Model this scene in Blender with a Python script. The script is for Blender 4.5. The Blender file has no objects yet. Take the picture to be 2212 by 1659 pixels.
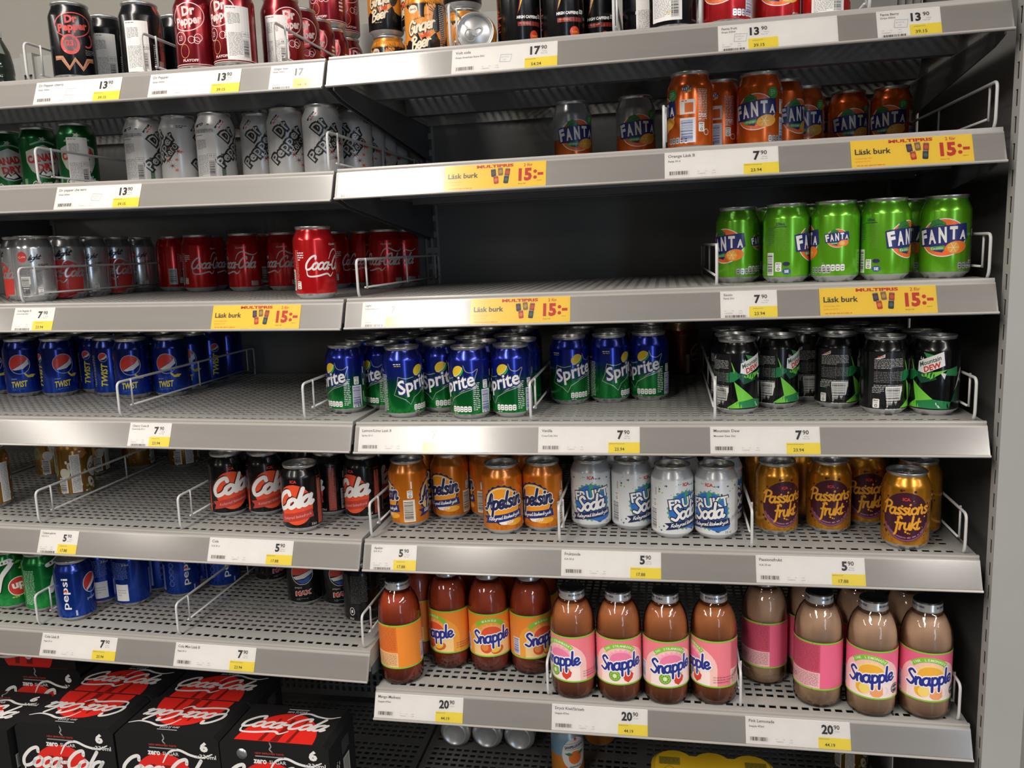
import bpy, bmesh, math, random
from mathutils import Vector, Matrix
from mathutils.geometry import tessellate_polygon
random.seed(7)
SC = bpy.context.scene
COL = SC.collection
PI = math.pi

# ------------------------------------------------------------------ camera
cam_d = bpy.data.cameras.new('camera')
cam = bpy.data.objects.new('camera', cam_d); COL.objects.link(cam)
CAM = Vector((0.47502, -1.14157, 1.49260))
cam_d.sensor_width = 36.0; cam_d.lens = 28.4651; cam_d.clip_start = 0.02; cam_d.clip_end = 60
yaw, pitch, roll = math.radians(-10.92880), math.radians(-9.42531), math.radians(-2.41545)
fw = Vector((math.sin(yaw)*math.cos(pitch), math.cos(yaw)*math.cos(pitch), math.sin(pitch)))
rt = Vector((math.cos(yaw), -math.sin(yaw), 0)); up = rt.cross(fw)
r2 = math.cos(roll)*rt + math.sin(roll)*up; u2 = -math.sin(roll)*rt + math.cos(roll)*up
mw = Matrix((r2, u2, -fw)).transposed().to_4x4(); mw.translation = CAM
cam.matrix_world = mw
SC.camera = cam
# ------------------------------------------------------------------ world, exposure
wd = bpy.data.worlds.new('world'); SC.world = wd; wd.use_nodes = True
wd.node_tree.nodes['Background'].inputs[0].default_value = (0.55, 0.56, 0.6, 1)
wd.node_tree.nodes['Background'].inputs[1].default_value = 0.05
SC.view_settings.view_transform = 'Standard'; SC.view_settings.look = 'None'
SC.view_settings.gamma = 1.0; SC.view_settings.use_curve_mapping = False
SC.view_settings.exposure = 0.36

def hexc(h):
    h = h.lstrip('#'); c = [int(h[i:i+2], 16)/255 for i in (0, 2, 4)]
    return tuple(((x+0.055)/1.055)**2.4 if x > 0.04045 else x/12.92 for x in c)

# ------------------------------------------------------------------ ceiling lamps (area light inside each fixture)
LAMPS = []
def strip_light(x0, y0, x1, y1, z, w, power, color):
    a = bpy.data.lights.new('lamp_light', 'AREA'); a.shape = 'RECTANGLE'
    L = math.hypot(x1-x0, y1-y0); a.size = L; a.size_y = w; a.energy = power; a.color = color
    o = bpy.data.objects.new('lamp_light', a); COL.objects.link(o)
    o.location = ((x0+x1)/2, (y0+y1)/2, z); o.rotation_euler = (0, 0, math.atan2(y1-y0, x1-x0))
    LAMPS.append((x0, y0, x1, y1, z, w, o))
WARM = (1.0, 0.93, 0.85); COOL = (0.80, 0.88, 1.0)
strip_light(-0.43, -0.50, -0.94, -4.30, 3.02, 0.34, 100, WARM)
strip_light(2.70, -0.50, 2.19, -4.30, 3.02, 0.34, 105, WARM)
strip_light(5.20, -0.50, 4.69, -4.30, 3.02, 0.34, 60, COOL)
strip_light(-2.95, -0.50, -3.46, -4.30, 3.02, 0.34, 80, WARM)

# ------------------------------------------------------------------ materials
MATS = {}
def principled(name, color, rough=0.45, metal=0.0, coat=0.0, spec=0.5):
    m = bpy.data.materials.new(name); m.use_nodes = True
    b = m.node_tree.nodes['Principled BSDF']
    b.inputs['Base Color'].default_value = (*color, 1); b.inputs['Roughness'].default_value = rough
    b.inputs['Metallic'].default_value = metal; b.inputs['Coat Weight'].default_value = coat
    b.inputs['Coat Roughness'].default_value = 0.12; b.inputs['Specular IOR Level'].default_value = spec
    return m
def noisy(name, c1, c2, scale, rough=0.5, metal=0.0, bump=0.0, coat=0.0, stretch=(1, 1, 1)):
    m = principled(name, c1, rough, metal, coat); nt = m.node_tree; b = nt.nodes['Principled BSDF']
    tc = nt.nodes.new('ShaderNodeTexCoord'); mp = nt.nodes.new('ShaderNodeMapping'); mp.inputs['Scale'].default_value = stretch
    n = nt.nodes.new('ShaderNodeTexNoise'); n.inputs['Scale'].default_value = scale; n.inputs['Detail'].default_value = 4
    r = nt.nodes.new('ShaderNodeValToRGB'); r.color_ramp.elements[0].position = 0.35; r.color_ramp.elements[1].position = 0.7
    r.color_ramp.elements[0].color = (*c1, 1); r.color_ramp.elements[1].color = (*c2, 1)
    nt.links.new(tc.outputs['Object'], mp.inputs[0]); nt.links.new(mp.outputs[0], n.inputs['Vector'])
    nt.links.new(n.outputs['Fac'], r.inputs[0]); nt.links.new(r.outputs[0], b.inputs['Base Color'])
    if bump:
        bp = nt.nodes.new('ShaderNodeBump'); bp.inputs['Strength'].default_value = bump; bp.inputs['Distance'].default_value = 0.0005
        nt.links.new(n.outputs['Fac'], bp.inputs['Height']); nt.links.new(bp.outputs[0], b.inputs['Normal'])
    return m
def M(h, rough=0.38, metal=0.0):
    k = (h, rough, metal)
    if k not in MATS: MATS[k] = principled('print_' + h.lstrip('#'), hexc(h), rough, metal, 0.25)
    return MATS[k]
def clear_film(name, tint=(1, 1, 1), rough=0.06, ior=1.5, strength=1.0):
    m = bpy.data.materials.new(name); m.use_nodes = True; nt = m.node_tree; nt.nodes.clear()
    out = nt.nodes.new('ShaderNodeOutputMaterial'); mix = nt.nodes.new('ShaderNodeMixShader')
    t = nt.nodes.new('ShaderNodeBsdfTransparent'); t.inputs[0].default_value = (*tint, 1)
    g = nt.nodes.new('ShaderNodeBsdfGlossy'); g.inputs['Roughness'].default_value = rough
    f = nt.nodes.new('ShaderNodeFresnel'); f.inputs[0].default_value = ior
    mm = nt.nodes.new('ShaderNodeMath'); mm.operation = 'MULTIPLY'; mm.inputs[1].default_value = strength; mm.use_clamp = True
    nt.links.new(f.outputs[0], mm.inputs[0]); nt.links.new(mm.outputs[0], mix.inputs[0])
    nt.links.new(t.outputs[0], mix.inputs[1]); nt.links.new(g.outputs[0], mix.inputs[2]); nt.links.new(mix.outputs[0], out.inputs[0])
    return m
def bumpy(m, scale, strength):
    nt = m.node_tree; g = [n for n in nt.nodes if n.type == 'BSDF_GLOSSY'][0]
    tc = nt.nodes.new('ShaderNodeTexCoord'); n = nt.nodes.new('ShaderNodeTexNoise'); n.inputs['Scale'].default_value = scale; n.inputs['Detail'].default_value = 1.0
    b = nt.nodes.new('ShaderNodeBump'); b.inputs['Strength'].default_value = strength; b.inputs['Distance'].default_value = 0.001
    nt.links.new(tc.outputs['Object'], n.inputs['Vector']); nt.links.new(n.outputs['Fac'], b.inputs['Height']); nt.links.new(b.outputs[0], g.inputs['Normal'])
    return m
def juice_mat(name, h, h2, trans=0.35):
    m = bpy.data.materials.new(name); m.use_nodes = True; nt = m.node_tree
    b = nt.nodes['Principled BSDF']; out = nt.nodes['Material Output']
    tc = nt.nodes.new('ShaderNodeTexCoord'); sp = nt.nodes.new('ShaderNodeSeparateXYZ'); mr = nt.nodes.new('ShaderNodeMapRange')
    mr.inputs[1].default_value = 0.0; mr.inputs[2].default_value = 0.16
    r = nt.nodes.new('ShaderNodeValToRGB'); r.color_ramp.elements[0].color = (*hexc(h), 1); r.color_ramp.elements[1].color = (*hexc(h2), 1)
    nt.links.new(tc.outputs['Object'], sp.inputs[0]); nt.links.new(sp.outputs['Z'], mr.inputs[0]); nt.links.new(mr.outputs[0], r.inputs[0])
    nt.links.new(r.outputs[0], b.inputs['Base Color']); b.inputs['Roughness'].default_value = 0.5
    tr = nt.nodes.new('ShaderNodeBsdfTranslucent'); nt.links.new(r.outputs[0], tr.inputs[0])
    mx = nt.nodes.new('ShaderNodeMixShader'); mx.inputs[0].default_value = trans
    nt.links.new(b.outputs[0], mx.inputs[1]); nt.links.new(tr.outputs[0], mx.inputs[2]); nt.links.new(mx.outputs[0], out.inputs[0])
    return m
def body_mat(name, stops, metal=0.65, rough=0.3, bare=8.5, coat=0.35):
    """painted can: bare aluminium foot, then colours by height (mm) along the can"""
    m = principled(name, (0.5, 0.5, 0.5), rough, metal, coat); nt = m.node_tree; b = nt.nodes['Principled BSDF']
    tc = nt.nodes.new('ShaderNodeTexCoord'); sp = nt.nodes.new('ShaderNodeSeparateXYZ'); mr = nt.nodes.new('ShaderNodeMapRange')
    mr.inputs[1].default_value = 0.0; mr.inputs[2].default_value = 0.18
    r = nt.nodes.new('ShaderNodeValToRGB'); cr = r.color_ramp
    pts = [(0, '#c9cbcb'), (bare, '#c9cbcb')] + [(max(bare+0.4, s[0]), s[1]) for s in stops]
    cr.elements[0].position = 0; cr.elements[0].color = (*hexc(pts[0][1]), 1)
    cr.elements[1].position = pts[-1][0]/180; cr.elements[1].color = (*hexc(pts[-1][1]), 1)
    for z, h in pts[1:-1]:
        e = cr.elements.new(z/180); e.color = (*hexc(h), 1)
    nt.links.new(tc.outputs['Object'], sp.inputs[0]); nt.links.new(sp.outputs['Z'], mr.inputs[0])
    nt.links.new(mr.outputs[0], r.inputs[0]); nt.links.new(r.outputs[0], b.inputs['Base Color'])
    return m

G_SHADED = noisy('bracket_steel_shaded', (0.085, 0.09, 0.098), (0.105, 0.11, 0.118), 8, 0.45)  # beams and brackets made darker; under-shelf shade put into the colour
G_SHELF = noisy('shelf_paint', (0.285, 0.28, 0.265), (0.32, 0.315, 0.30), 9, 0.42, 0.0, 0.05)
G_RAIL = noisy('rail_plastic', (0.315, 0.297, 0.278), (0.335, 0.317, 0.297), 5, 0.38, 0.0, 0.0, 0.2, (1, 8, 8))
G_BACK = noisy('back_panel_shaded', (0.155, 0.153, 0.148), (0.18, 0.178, 0.17), 6, 0.55)  # dark tone carries the shade between the shelves
G_DARK = noisy('deck_paint', (0.10, 0.10, 0.10), (0.12, 0.12, 0.118), 7, 0.5)
G_POST = noisy('post_paint', (0.33, 0.325, 0.31), (0.36, 0.355, 0.34), 5, 0.5)
G_WIRE = principled('wire_coating', (0.56, 0.56, 0.55), 0.35)
G_WALL = noisy('wall_paint', (0.36, 0.34, 0.30), (0.38, 0.36, 0.32), 2.0, 0.8)
G_FLOOR = noisy('floor_tiles', (0.03, 0.029, 0.028), (0.045, 0.043, 0.04), 3.0, 0.35)
G_CEIL = noisy('ceiling_paint', (0.30, 0.30, 0.30), (0.33, 0.33, 0.33), 2.0, 0.9)
G_ROOM = noisy('far_wall_paint', (0.05, 0.048, 0.046), (0.08, 0.076, 0.072), 1.2, 0.8)
G_FIX = principled('fixture_metal', (0.7, 0.7, 0.7), 0.4)
ALU = principled('aluminium', (0.60, 0.60, 0.59), 0.34, 0.9)
ALU_D = principled('aluminium_satin', (0.52, 0.52, 0.52), 0.34, 0.9)
PAPER = noisy('tag_paper', (0.84, 0.815, 0.79), (0.87, 0.845, 0.82), 40, 0.6)
COVER = clear_film('clear_rail_cover', (0.985, 0.985, 0.985), 0.15, 1.5, 1.3)
GLASS = bumpy(clear_film('bottle_glass', (0.96, 0.97, 0.96), 0.03, 1.5, 1.5), 95, 0.55)
PET = clear_film('pet_plastic', (0.80, 0.86, 0.82), 0.08, 1.5, 1.3)
STICK = principled('sticker_paper', (0.78, 0.76, 0.74), 0.55)

# ------------------------------------------------------------------ mesh helpers
def newmesh(name, verts, faces, mats, idx=None, smooth=False):
    me = bpy.data.meshes.new(name); me.from_pydata([tuple(v) for v in verts], [], faces)
    for m in (mats if isinstance(mats, (list, tuple)) else [mats]): me.materials.append(m)
    if idx: me.polygons.foreach_set('material_index', idx)
    if smooth: me.polygons.foreach_set('use_smooth', [True]*len(faces))
    me.update(); return me
def obj(name, me, parent=None, loc=None, rot=None):
    o = bpy.data.objects.new(name, me); COL.objects.link(o)
    if parent: o.parent = parent
    if loc: o.location = loc
    if rot: o.rotation_euler = rot
    return o
def tag(o, label, cat, group=None, kind=None):
    if label: o['label'] = label
    if cat: o['category'] = cat
    if group: o['group'] = group
    if kind: o['kind'] = kind
    return o
class MB:
    def __init__(s): s.v = []; s.f = []; s.i = []
    def quad(s, a, b, c, d, i=0):
        n = len(s.v); s.v += [a, b, c, d]; s.f.append((n, n+1, n+2, n+3)); s.i.append(i)
    def box(s, x0, x1, y0, y1, z0, z1, i=0):
        n = len(s.v)
        s.v += [(x0, y0, z0), (x1, y0, z0), (x1, y1, z0), (x0, y1, z0), (x0, y0, z1), (x1, y0, z1), (x1, y1, z1), (x0, y1, z1)]
        for f in ((0, 3, 2, 1), (4, 5, 6, 7), (0, 1, 5, 4), (1, 2, 6, 5), (2, 3, 7, 6), (3, 0, 4, 7)):
            s.f.append(tuple(n+k for k in f)); s.i.append(i)
    def prism(s, pts, axis, a, b, i=0):
        """extrude polygon pts (2D) along axis 'x' (pts=(y,z)) from a to b"""
        n = len(s.v); k = len(pts)
        for t in (a, b):
            for p in pts: s.v.append((t, p[0], p[1]) if axis == 'x' else ((p[0], t, p[1]) if axis == 'y' else (p[0], p[1], t)))
        for j in range(k): s.f.append((n+j, n+(j+1) % k, n+k+(j+1) % k, n+k+j)); s.i.append(i)
        s.f.append(tuple(range(n+k-1, n-1, -1))); s.f.append(tuple(range(n+k, n+2*k))); s.i += [i, i]
    def tube(s, pts, r, n=7, i=0):
        P = [Vector(p) for p in pts]; rings = []
        prev = None
        for k, p in enumerate(P):
            d = ((P[k+1]-p).normalized() if k == 0 else ((p-P[k-1]).normalized() if k == len(P)-1 else ((P[k+1]-p).normalized()+(p-P[k-1]).normalized()).normalized()))
            ref = prev if prev else (Vector((1, 0, 0)) if abs(d.x) < 0.9 else Vector((0, 0, 1)))
            a = (ref - d*ref.dot(d)).normalized(); b = d.cross(a); prev = a
            st = len(s.v)
            for j in range(n):
                t = 2*PI*j/n; s.v.append(tuple(p + r*(math.cos(t)*a+math.sin(t)*b)))
            rings.append(st)
        for k in range(len(rings)-1):
            for j in range(n):
                s.f.append((rings[k]+j, rings[k]+(j+1) % n, rings[k+1]+(j+1) % n, rings[k+1]+j)); s.i.append(i)
        s.f.append(tuple(rings[0]+j for j in range(n-1, -1, -1))); s.f.append(tuple(rings[-1]+j for j in range(n))); s.i += [i, i]
    def mesh(s, name, mats, smooth=False): return newmesh(name, s.v, s.f, mats, s.i, smooth)
def rounded(pts, r=0.008, n=4):
    out = [Vector(pts[0])]
    for k in range(1, len(pts)-1):
        p = Vector(pts[k]); a = (Vector(pts[k-1])-p); b = (Vector(pts[k+1])-p)
        ra = min(r, a.length*0.45); rb = min(r, b.length*0.45); A = p+a.normalized()*ra; B = p+b.normalized()*rb
        for j in range(n+1):
            t = j/n; out.append(A*(1-t)**2 + p*2*t*(1-t) + B*t*t)
    out.append(Vector(pts[-1])); return out
def lathe(name, prof, mats, n=40, idxf=None, smooth=True):
    v = []; f = []; ii = []
    for (r, z) in prof:
        for j in range(n):
            t = 2*PI*j/n; v.append((r*math.sin(t)/1000, -r*math.cos(t)/1000, z/1000))
    for k in range(len(prof)-1):
        for j in range(n):
            f.append((k*n+j, k*n+(j+1) % n, (k+1)*n+(j+1) % n, (k+1)*n+j)); ii.append(idxf(k) if idxf else 0)
    return newmesh(name, v, f, mats, ii, smooth)

# ------------------------------------------------------------------ flat print: 2D shapes in mm, later wrapped on a can or laid on a plane
GL = {
 'a': ([[(.85,.85),(.5,1),(.1,.75),(.05,.3),(.35,0),(.7,.2),(.86,.8)],[(.88,1),(.8,.3),(.95,0),(1.15,.2)]],1.05),
 'c': ([[(.8,.8),(.5,1),(.12,.75),(.1,.3),(.45,0),(.9,.25)]],.85),
 'e': ([[(.12,.42),(.6,.52),(.75,.8),(.5,1),(.15,.75),(.1,.3),(.45,0),(.9,.25)]],.85),
 'd': ([[(.85,.85),(.5,1),(.1,.75),(.05,.3),(.35,0),(.7,.2),(.86,.8)],[(.98,2),(.8,.3),(.95,0),(1.15,.2)]],1.05),
 'f': ([[(.95,1.75),(.75,2),(.5,1.7),(.4,.5),(.3,-.5),(.1,-.8)],[(.1,1),(.85,1.05)]],.75),
 'g': ([[(.85,.85),(.5,1),(.1,.75),(.05,.3),(.35,0),(.7,.2),(.86,.8)],[(.88,1),(.75,-.5),(.4,-.9),(.05,-.7)]],1.0),
 'h': ([[(.3,2),(.08,0)],[(.12,.6),(.45,1),(.7,.85),(.65,.25),(.78,0),(1,.15)]],.95),
 'i': ([[(.2,1),(.15,.3),(.3,0),(.55,.15)],[(.26,1.42),(.29,1.5)]],.5),
 'k': ([[(.25,2),(.1,0)],[(.75,1),(.2,.45),(.5,.3),(.85,0)]],.8),
 'l': ([[(.38,2),(.15,.4),(.25,0),(.5,.15)]],.45),
 'n': ([[(.15,1),(.08,0)],[(.1,.6),(.45,1),(.7,.85),(.65,.25),(.78,0),(1,.15)]],.95),
 'o': ([[(.5,1),(.12,.75),(.08,.3),(.42,0),(.8,.25),(.85,.7),(.5,1)]],.92),
 'p': ([[(.2,1),(.05,-.9)],[(.15,.7),(.5,1),(.85,.75),(.8,.25),(.45,0),(.12,.2)]],.92),
 'r': ([[(.15,1),(.08,0)],[(.1,.6),(.4,.98),(.7,.9)]],.68),
 's': ([[(.75,.85),(.45,1),(.2,.8),(.5,.5),(.7,.25),(.4,0),(.05,.15)]],.78),
 't': ([[(.4,1.6),(.2,.35),(.35,0),(.65,.15)],[(.0,1.05),(.7,1.1)]],.65),
 'u': ([[(.15,1),(.1,.35),(.35,0),(.75,.3),(.82,1)],[(.82,1),(.75,.3),(.9,0),(1.1,.15)]],1.0),
 'y': ([[(.1,1),(.2,.3),(.5,.1),(.8,.5),(.88,1)],[(.88,1),(.7,-.4),(.35,-.9),(.1,-.6)]],.95),
 'w': ([[(.1,1),(.2,.1),(.42,.1),(.55,.8),(.65,.1),(.9,.15),(1.05,1)]],1.1),
 'C': ([[(1.3,1.55),(1.05,2),(.45,1.7),(.1,.85),(.4,.05),(.95,.1),(1.3,.5)]],1.2),
 'S': ([[(1.2,1.65),(.85,2),(.38,1.65),(.7,1.1),(1.02,.6),(.6,0),(0,.3)]],1.15),
 'A': ([[(-.15,.1),(.3,.25),(.95,2),(1.05,.2),(1.2,0)],[(.3,.75),(1.15,.8)]],1.2),
 'P': ([[(.45,2),(.2,0)],[(0,1.5),(.55,2),(1.2,1.75),(1.1,1.15),(.35,.9)]],1.05),
 'B': ([[(.45,2),(.2,0)],[(.1,1.7),(.7,2),(1.1,1.6),(.45,1.05),(1.1,.7),(.8,.05),(.15,.05)]],1.15),
 'G': ([[(1.2,1.6),(.95,2),(.4,1.6),(.1,.8),(.45,.0),(1,.25),(1.05,.9),(.7,.9)]],1.2),
 'D': ([[(.45,2),(.2,0)],[(.1,1.85),(.8,1.9),(1.25,1.1),(.9,.2),(.15,.0)]],1.3),
 'F': ([[(.5,1.9),(.2,0)],[(.1,1.9),(.6,2),(1.2,1.9)],[(.35,1),(.9,1.1)]],1.0),
 'K': ([[(.45,2),(.2,0)],[(1.1,2),(.4,1.0),(.7,.6),(1.15,0)]],1.1),
 '-': ([[(.1,.6),(.5,.65)]],.6), ' ': ([],.5), '7': ([[(.1,1.75),(1.1,1.95),(.55,.9),(.35,-.2)]],1.1),
 'I': ([[(.4,2),(.2,0)]],.5), 'T': ([[(.6,1.9),(.4,0)],[(0,1.85),(1.2,2)]],.95),
}
GL['ä'] = (GL['a'][0]+[[(.3,1.45),(.33,1.5)],[(.7,1.45),(.73,1.5)]], 1.05)
def spline(pts, n=5):
    if len(pts) < 3: return [Vector(p) for p in pts]
    P = [Vector(p) for p in pts]; P = [P[0]*2-P[1]]+P+[P[-1]*2-P[-2]]; out = []
    for k in range(1, len(P)-2):
        a, b, c, d = P[k-1:k+3]
        for j in range(n):
            t = j/n; out.append(0.5*((2*b)+(c-a)*t+(2*a-5*b+4*c-d)*t*t+(3*b-a-3*c+d)*t**3))
    out.append(P[-2]); return out
TXT = {}
def raw_text(s, bold):
    k = (s, bold)
    if k not in TXT:
        c = bpy.data.curves.new('t', 'FONT'); c.body = s; c.size = 1; c.resolution_u = 2; c.offset = bold
        o = bpy.data.objects.new('t', c); me = bpy.data.meshes.new_from_object(o)
        v = [(p.co.x, p.co.y) for p in me.vertices]; f = [tuple(p.vertices) for p in me.polygons]
        bpy.data.objects.remove(o); bpy.data.curves.remove(c); bpy.data.meshes.remove(me)
        if not v: v = [(0, 0), (1, 1)]; f = []
        x0 = min(p[0] for p in v); x1 = max(p[0] for p in v); y0 = min(p[1] for p in v); y1 = max(p[1] for p in v)
        TXT[k] = ([(p[0]-(x0+x1)/2, p[1]-(y0+y1)/2) for p in v], f, x1-x0, y1-y0, x0, (y0+y1)/2)
    return TXT[k]
class D:
    def __init__(s): s.tris = []   # (material, layer, (a,b,c))
    def add(s, m, L, V, F):
        for f in F:
            if len(f) == 3: s.tris.append((m, L, tuple(tuple(V[i]) for i in f)))
            elif len(f) == 4:
                s.tris.append((m, L, (V[f[0]], V[f[1]], V[f[2]]))); s.tris.append((m, L, (V[f[0]], V[f[2]], V[f[3]])))
            else:
                for t in tessellate_polygon([[Vector((V[i][0], V[i][1], 0)) for i in f]]):
                    s.tris.append((m, L, tuple(tuple(V[f[i]]) for i in t)))
        return s
    @staticmethod
    def tf(P, cx, cy, rot=0, shear=0):
        c, sn = math.cos(math.radians(rot)), math.sin(math.radians(rot)); out = []
        for x, y in P:
            x = x+shear*y; out.append((cx+x*c-y*sn, cy+x*sn+y*c))
        return out
    def poly(s, m, P, L=1): return s.add(m, L, [tuple(p) for p in P], [tuple(range(len(P)))])
    def rect(s, m, cx, cy, w, h, L=1, rot=0, r=0):
        if r:
            P = []
            for (sx, sy, a) in ((1, 1, 0), (-1, 1, 90), (-1, -1, 180), (1, -1, 270)):
                for j in range(4):
                    t = math.radians(a+30*j); P.append((sx*(w/2-r)+r*math.cos(t), sy*(h/2-r)+r*math.sin(t)))
        else: P = [(-w/2, -h/2), (w/2, -h/2), (w/2, h/2), (-w/2, h/2)]
        return s.poly(m, s.tf(P, cx, cy, rot), L)
    def ell(s, m, cx, cy, rx, ry, L=1, rot=0, n=28, a0=0, a1=360):
        full = (a1-a0 >= 360); k = n if full else n+1
        P = [(rx*math.cos(math.radians(a0+(a1-a0)*j/n)), ry*math.sin(math.radians(a0+(a1-a0)*j/n))) for j in range(k)]
        return s.poly(m, s.tf(P, cx, cy, rot), L)
    def ring(s, m, cx, cy, rx, ry, w, L=1, n=32, a0=0, a1=360, rot=0):
        P = [(rx*math.cos(math.radians(a0+(a1-a0)*j/n)), ry*math.sin(math.radians(a0+(a1-a0)*j/n))) for j in range(n+1)]
        return s.stroke(m, s.tf(P, cx, cy, rot), w, L, smooth=False)
    def star(s, m, cx, cy, r0, r1, k, L=1, sy=1.0):
        P = []
        for j in range(2*k):
            t = PI*j/k; r = r0 if j % 2 else r1; P.append((cx+r*math.cos(t), cy+sy*r*math.sin(t)))
        return s.poly(m, P, L)
    def stroke(s, m, P, w, L=1, smooth=True, taper=False):
        Q = spline(P) if smooth else [Vector(p) for p in P]
        V = []; F = []
        for k, p in enumerate(Q):
            d = (Q[min(k+1, len(Q)-1)]-Q[max(k-1, 0)])
            d = d.normalized() if d.length > 1e-9 else Vector((1, 0))
            nrm = Vector((-d.y, d.x)); ww = w/2*(math.sin(PI*(0.12+0.76*k/max(1, len(Q)-1))) if taper else 1)
            V += [tuple(p+nrm*ww), tuple(p-nrm*ww)]
            if k: F.append((2*k-2, 2*k-1, 2*k+1, 2*k))
        s.add(m, L, V, F)
        if not taper and smooth:
            for p in (Q[0], Q[-1]): s.ell(m, p.x, p.y, w/2, w/2, L, n=8)
        return s
    def text(s, m, t, cx, cy, w=None, h=None, L=2, rot=0, shear=0, bold=0.0):
        V, F, tw, th = raw_text(t, bold)[:4]
        sx = (w/tw) if w else h/th; sy = (h/th) if h else sx
        return s.add(m, L, s.tf([(x*sx, y*sy) for x, y in V], cx, cy, rot, shear), F)
    def textb(s, m, t, x, y, cap, L=2, bold=0.0, right=False, cond=1.0):
        """text on a baseline starting (or ending) at x, cap height in mm"""
        V, F, tw, th, x0, yc = raw_text(t, bold); k = cap/0.72
        cx = x+(tw*k*cond/2 if not right else -tw*k*cond/2)
        return s.add(m, L, [(cx+a*k*cond, y+(yc+b)*k) for a, b in V], F)
    def arc_text(s, m, t, cx, cy, R, h, a0, a1, L=2, bold=0.02, below=False):
        n = len(t)
        for k, ch in enumerate(t):
            if ch == ' ': continue
            a = math.radians(a0+(a1-a0)*(k+0.5)/n)
            s.text(m, ch, cx+R*math.cos(a), cy+R*math.sin(a), None, h, L, math.degrees(a)+(90 if below else -90), 0, bold)
        return s
    def script(s, m, t, cx, cy, w, h, wd, L=2, rot=0, slant=0.22, outline=None, ow=1.2):
        """lettering drawn as brush strokes; h = x-height scale (mm per unit)"""
        x = 0; S = []
        for ch in t:
            st, adv = GL.get(ch, ([], .6))
            for q in st: S.append([(x+p[0]+slant*p[1], p[1]) for p in q])
            x += adv
        xs = [p[0] for q in S for p in q]; x0, x1 = min(xs), max(xs); sc = w/(x1-x0)
        for q in S:
            Q = s.tf([((p[0]-(x0+x1)/2)*sc, (p[1]-0.6)*h) for p in q], cx, cy, rot)
            if outline: s.stroke(outline, Q, wd+2*ow, L-1)
            s.stroke(m, Q, wd, L)
        return s
    def barcode(s, cx, cy, w, h, L=2, vert=False, bg='#e4e2de', fg='#26262a', seed=1):
        rnd = random.Random(seed); s.rect(M(bg), cx, cy, w, h, L)
        a = 0.06; ln = (h if vert else w)*0.88; wid = (w if vert else h)*0.86; u = -ln/2; mm = M(fg)
        while u < ln/2-0.8:
            b = rnd.choice((0.45, 0.5, 0.9, 1.3)); g = rnd.choice((0.5, 0.6, 1.0))
            if vert: s.rect(mm, cx-w*a, cy+u+b/2, wid*0.9, b, L+1)
            else: s.rect(mm, cx+u+b/2, cy+h*a, b, wid*0.88, L+1)
            u += b+g
        return s
    def lines(s, m, cx, cy, w, h, n, L=2, t=0.5, seed=3, left=True, fill=0.9):
        rnd = random.Random(seed)
        for k in range(n):
            y = cy+h/2-h*(k+0.5)/n; x = cx-w/2; end = cx+w/2*(1 if k < n-1 else rnd.uniform(-.3, .6))
            while x < end-1:
                b = min(rnd.uniform(1.5, 7), end-x); s.rect(m, x+b/2, y, b*fill, h/n*t, L); x += b+0.6
        return s
    def build(s, name, mapf, maxu=None):
        mats = []; V = []; F = []; idx = []; key = {}
        todo = list(s.tris)
        while todo:
            m, L, t = todo.pop()
            if maxu:
                d = [abs(t[0][0]-t[1][0]), abs(t[1][0]-t[2][0]), abs(t[2][0]-t[0][0])]
                k = max(range(3), key=lambda j: (round(d[j], 6), -t[j][0], -t[j][1]))
                if d[k] > maxu:
                    a, b, c = t[k], t[(k+1) % 3], t[(k+2) % 3]; mid = ((a[0]+b[0])/2, (a[1]+b[1])/2)
                    todo.append((m, L, (a, mid, c))); todo.append((m, L, (mid, b, c))); continue
            if m.name not in key: key[m.name] = len(mats); mats.append(m)
            a, b, c = t
            if (b[0]-a[0])*(c[1]-a[1])-(b[1]-a[1])*(c[0]-a[0]) < 0: b, c = c, b
            n = len(V); V += [mapf(a[0], a[1], L), mapf(b[0], b[1], L), mapf(c[0], c[1], L)]; F.append((n, n+1, n+2)); idx.append(key[m.name])
        return newmesh(name, V, F, mats, idx)
def wrap(radf):
    def g(u, v, L):
        R0 = radf(None); r = (radf(v)+0.07*L)/1000; t = u/R0
        return (r*math.sin(t), -r*math.cos(t), v/1000)
    return g
def flat(u, v, L): return (u/1000, -0.00006*L, v/1000)
# ================================================================== the place
TL = -0.01713769; TH = -TL                       # the left bay leans by one degree
ZR = {1: 1.7759, 2: 1.6191, 3: 1.4292, 4: 1.2382, 5: 1.0481, 6: 0.7940, 7: 0.46}
ZL = {1: 1.7747, 2: 1.6169, 3: 1.4281, 4: 1.2391, 5: 1.0480, 6: 0.8572, 7: 0.46}
def frame(side, row, x, y, rz=0.0, dz=0.0):
    if (side == 'R' and x > -.004) or row == 7: return Matrix.Translation((x, y, ZR[row]+dz)) @ Matrix.Rotation(rz, 4, 'Z')
    return Matrix.Translation((x, y, ZL[row]+TL*x+dz)) @ Matrix.Rotation(TH, 4, 'Y') @ Matrix.Rotation(rz, 4, 'Z')
def setm(o, m):
    o.location = m.to_translation(); o.rotation_euler = m.to_euler('XYZ'); return o
ORD = ['', 'top', 'second', 'third', 'fourth', 'fifth', 'sixth', 'bottom']
NTH = ['first', 'second', 'third', 'fourth', 'fifth', 'sixth', 'seventh', 'eighth', 'ninth', 'tenth', 'eleventh', 'twelfth', 'thirteenth', 'fourteenth', 'fifteenth', 'sixteenth', 'seventeenth', 'eighteenth', 'nineteenth', 'twentieth', 'twenty-first', 'twenty-second', 'twenty-third', 'twenty-fourth']
BAY = {'L': 'left bay', 'R': 'right bay', 'F': 'far left bay'}

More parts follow.
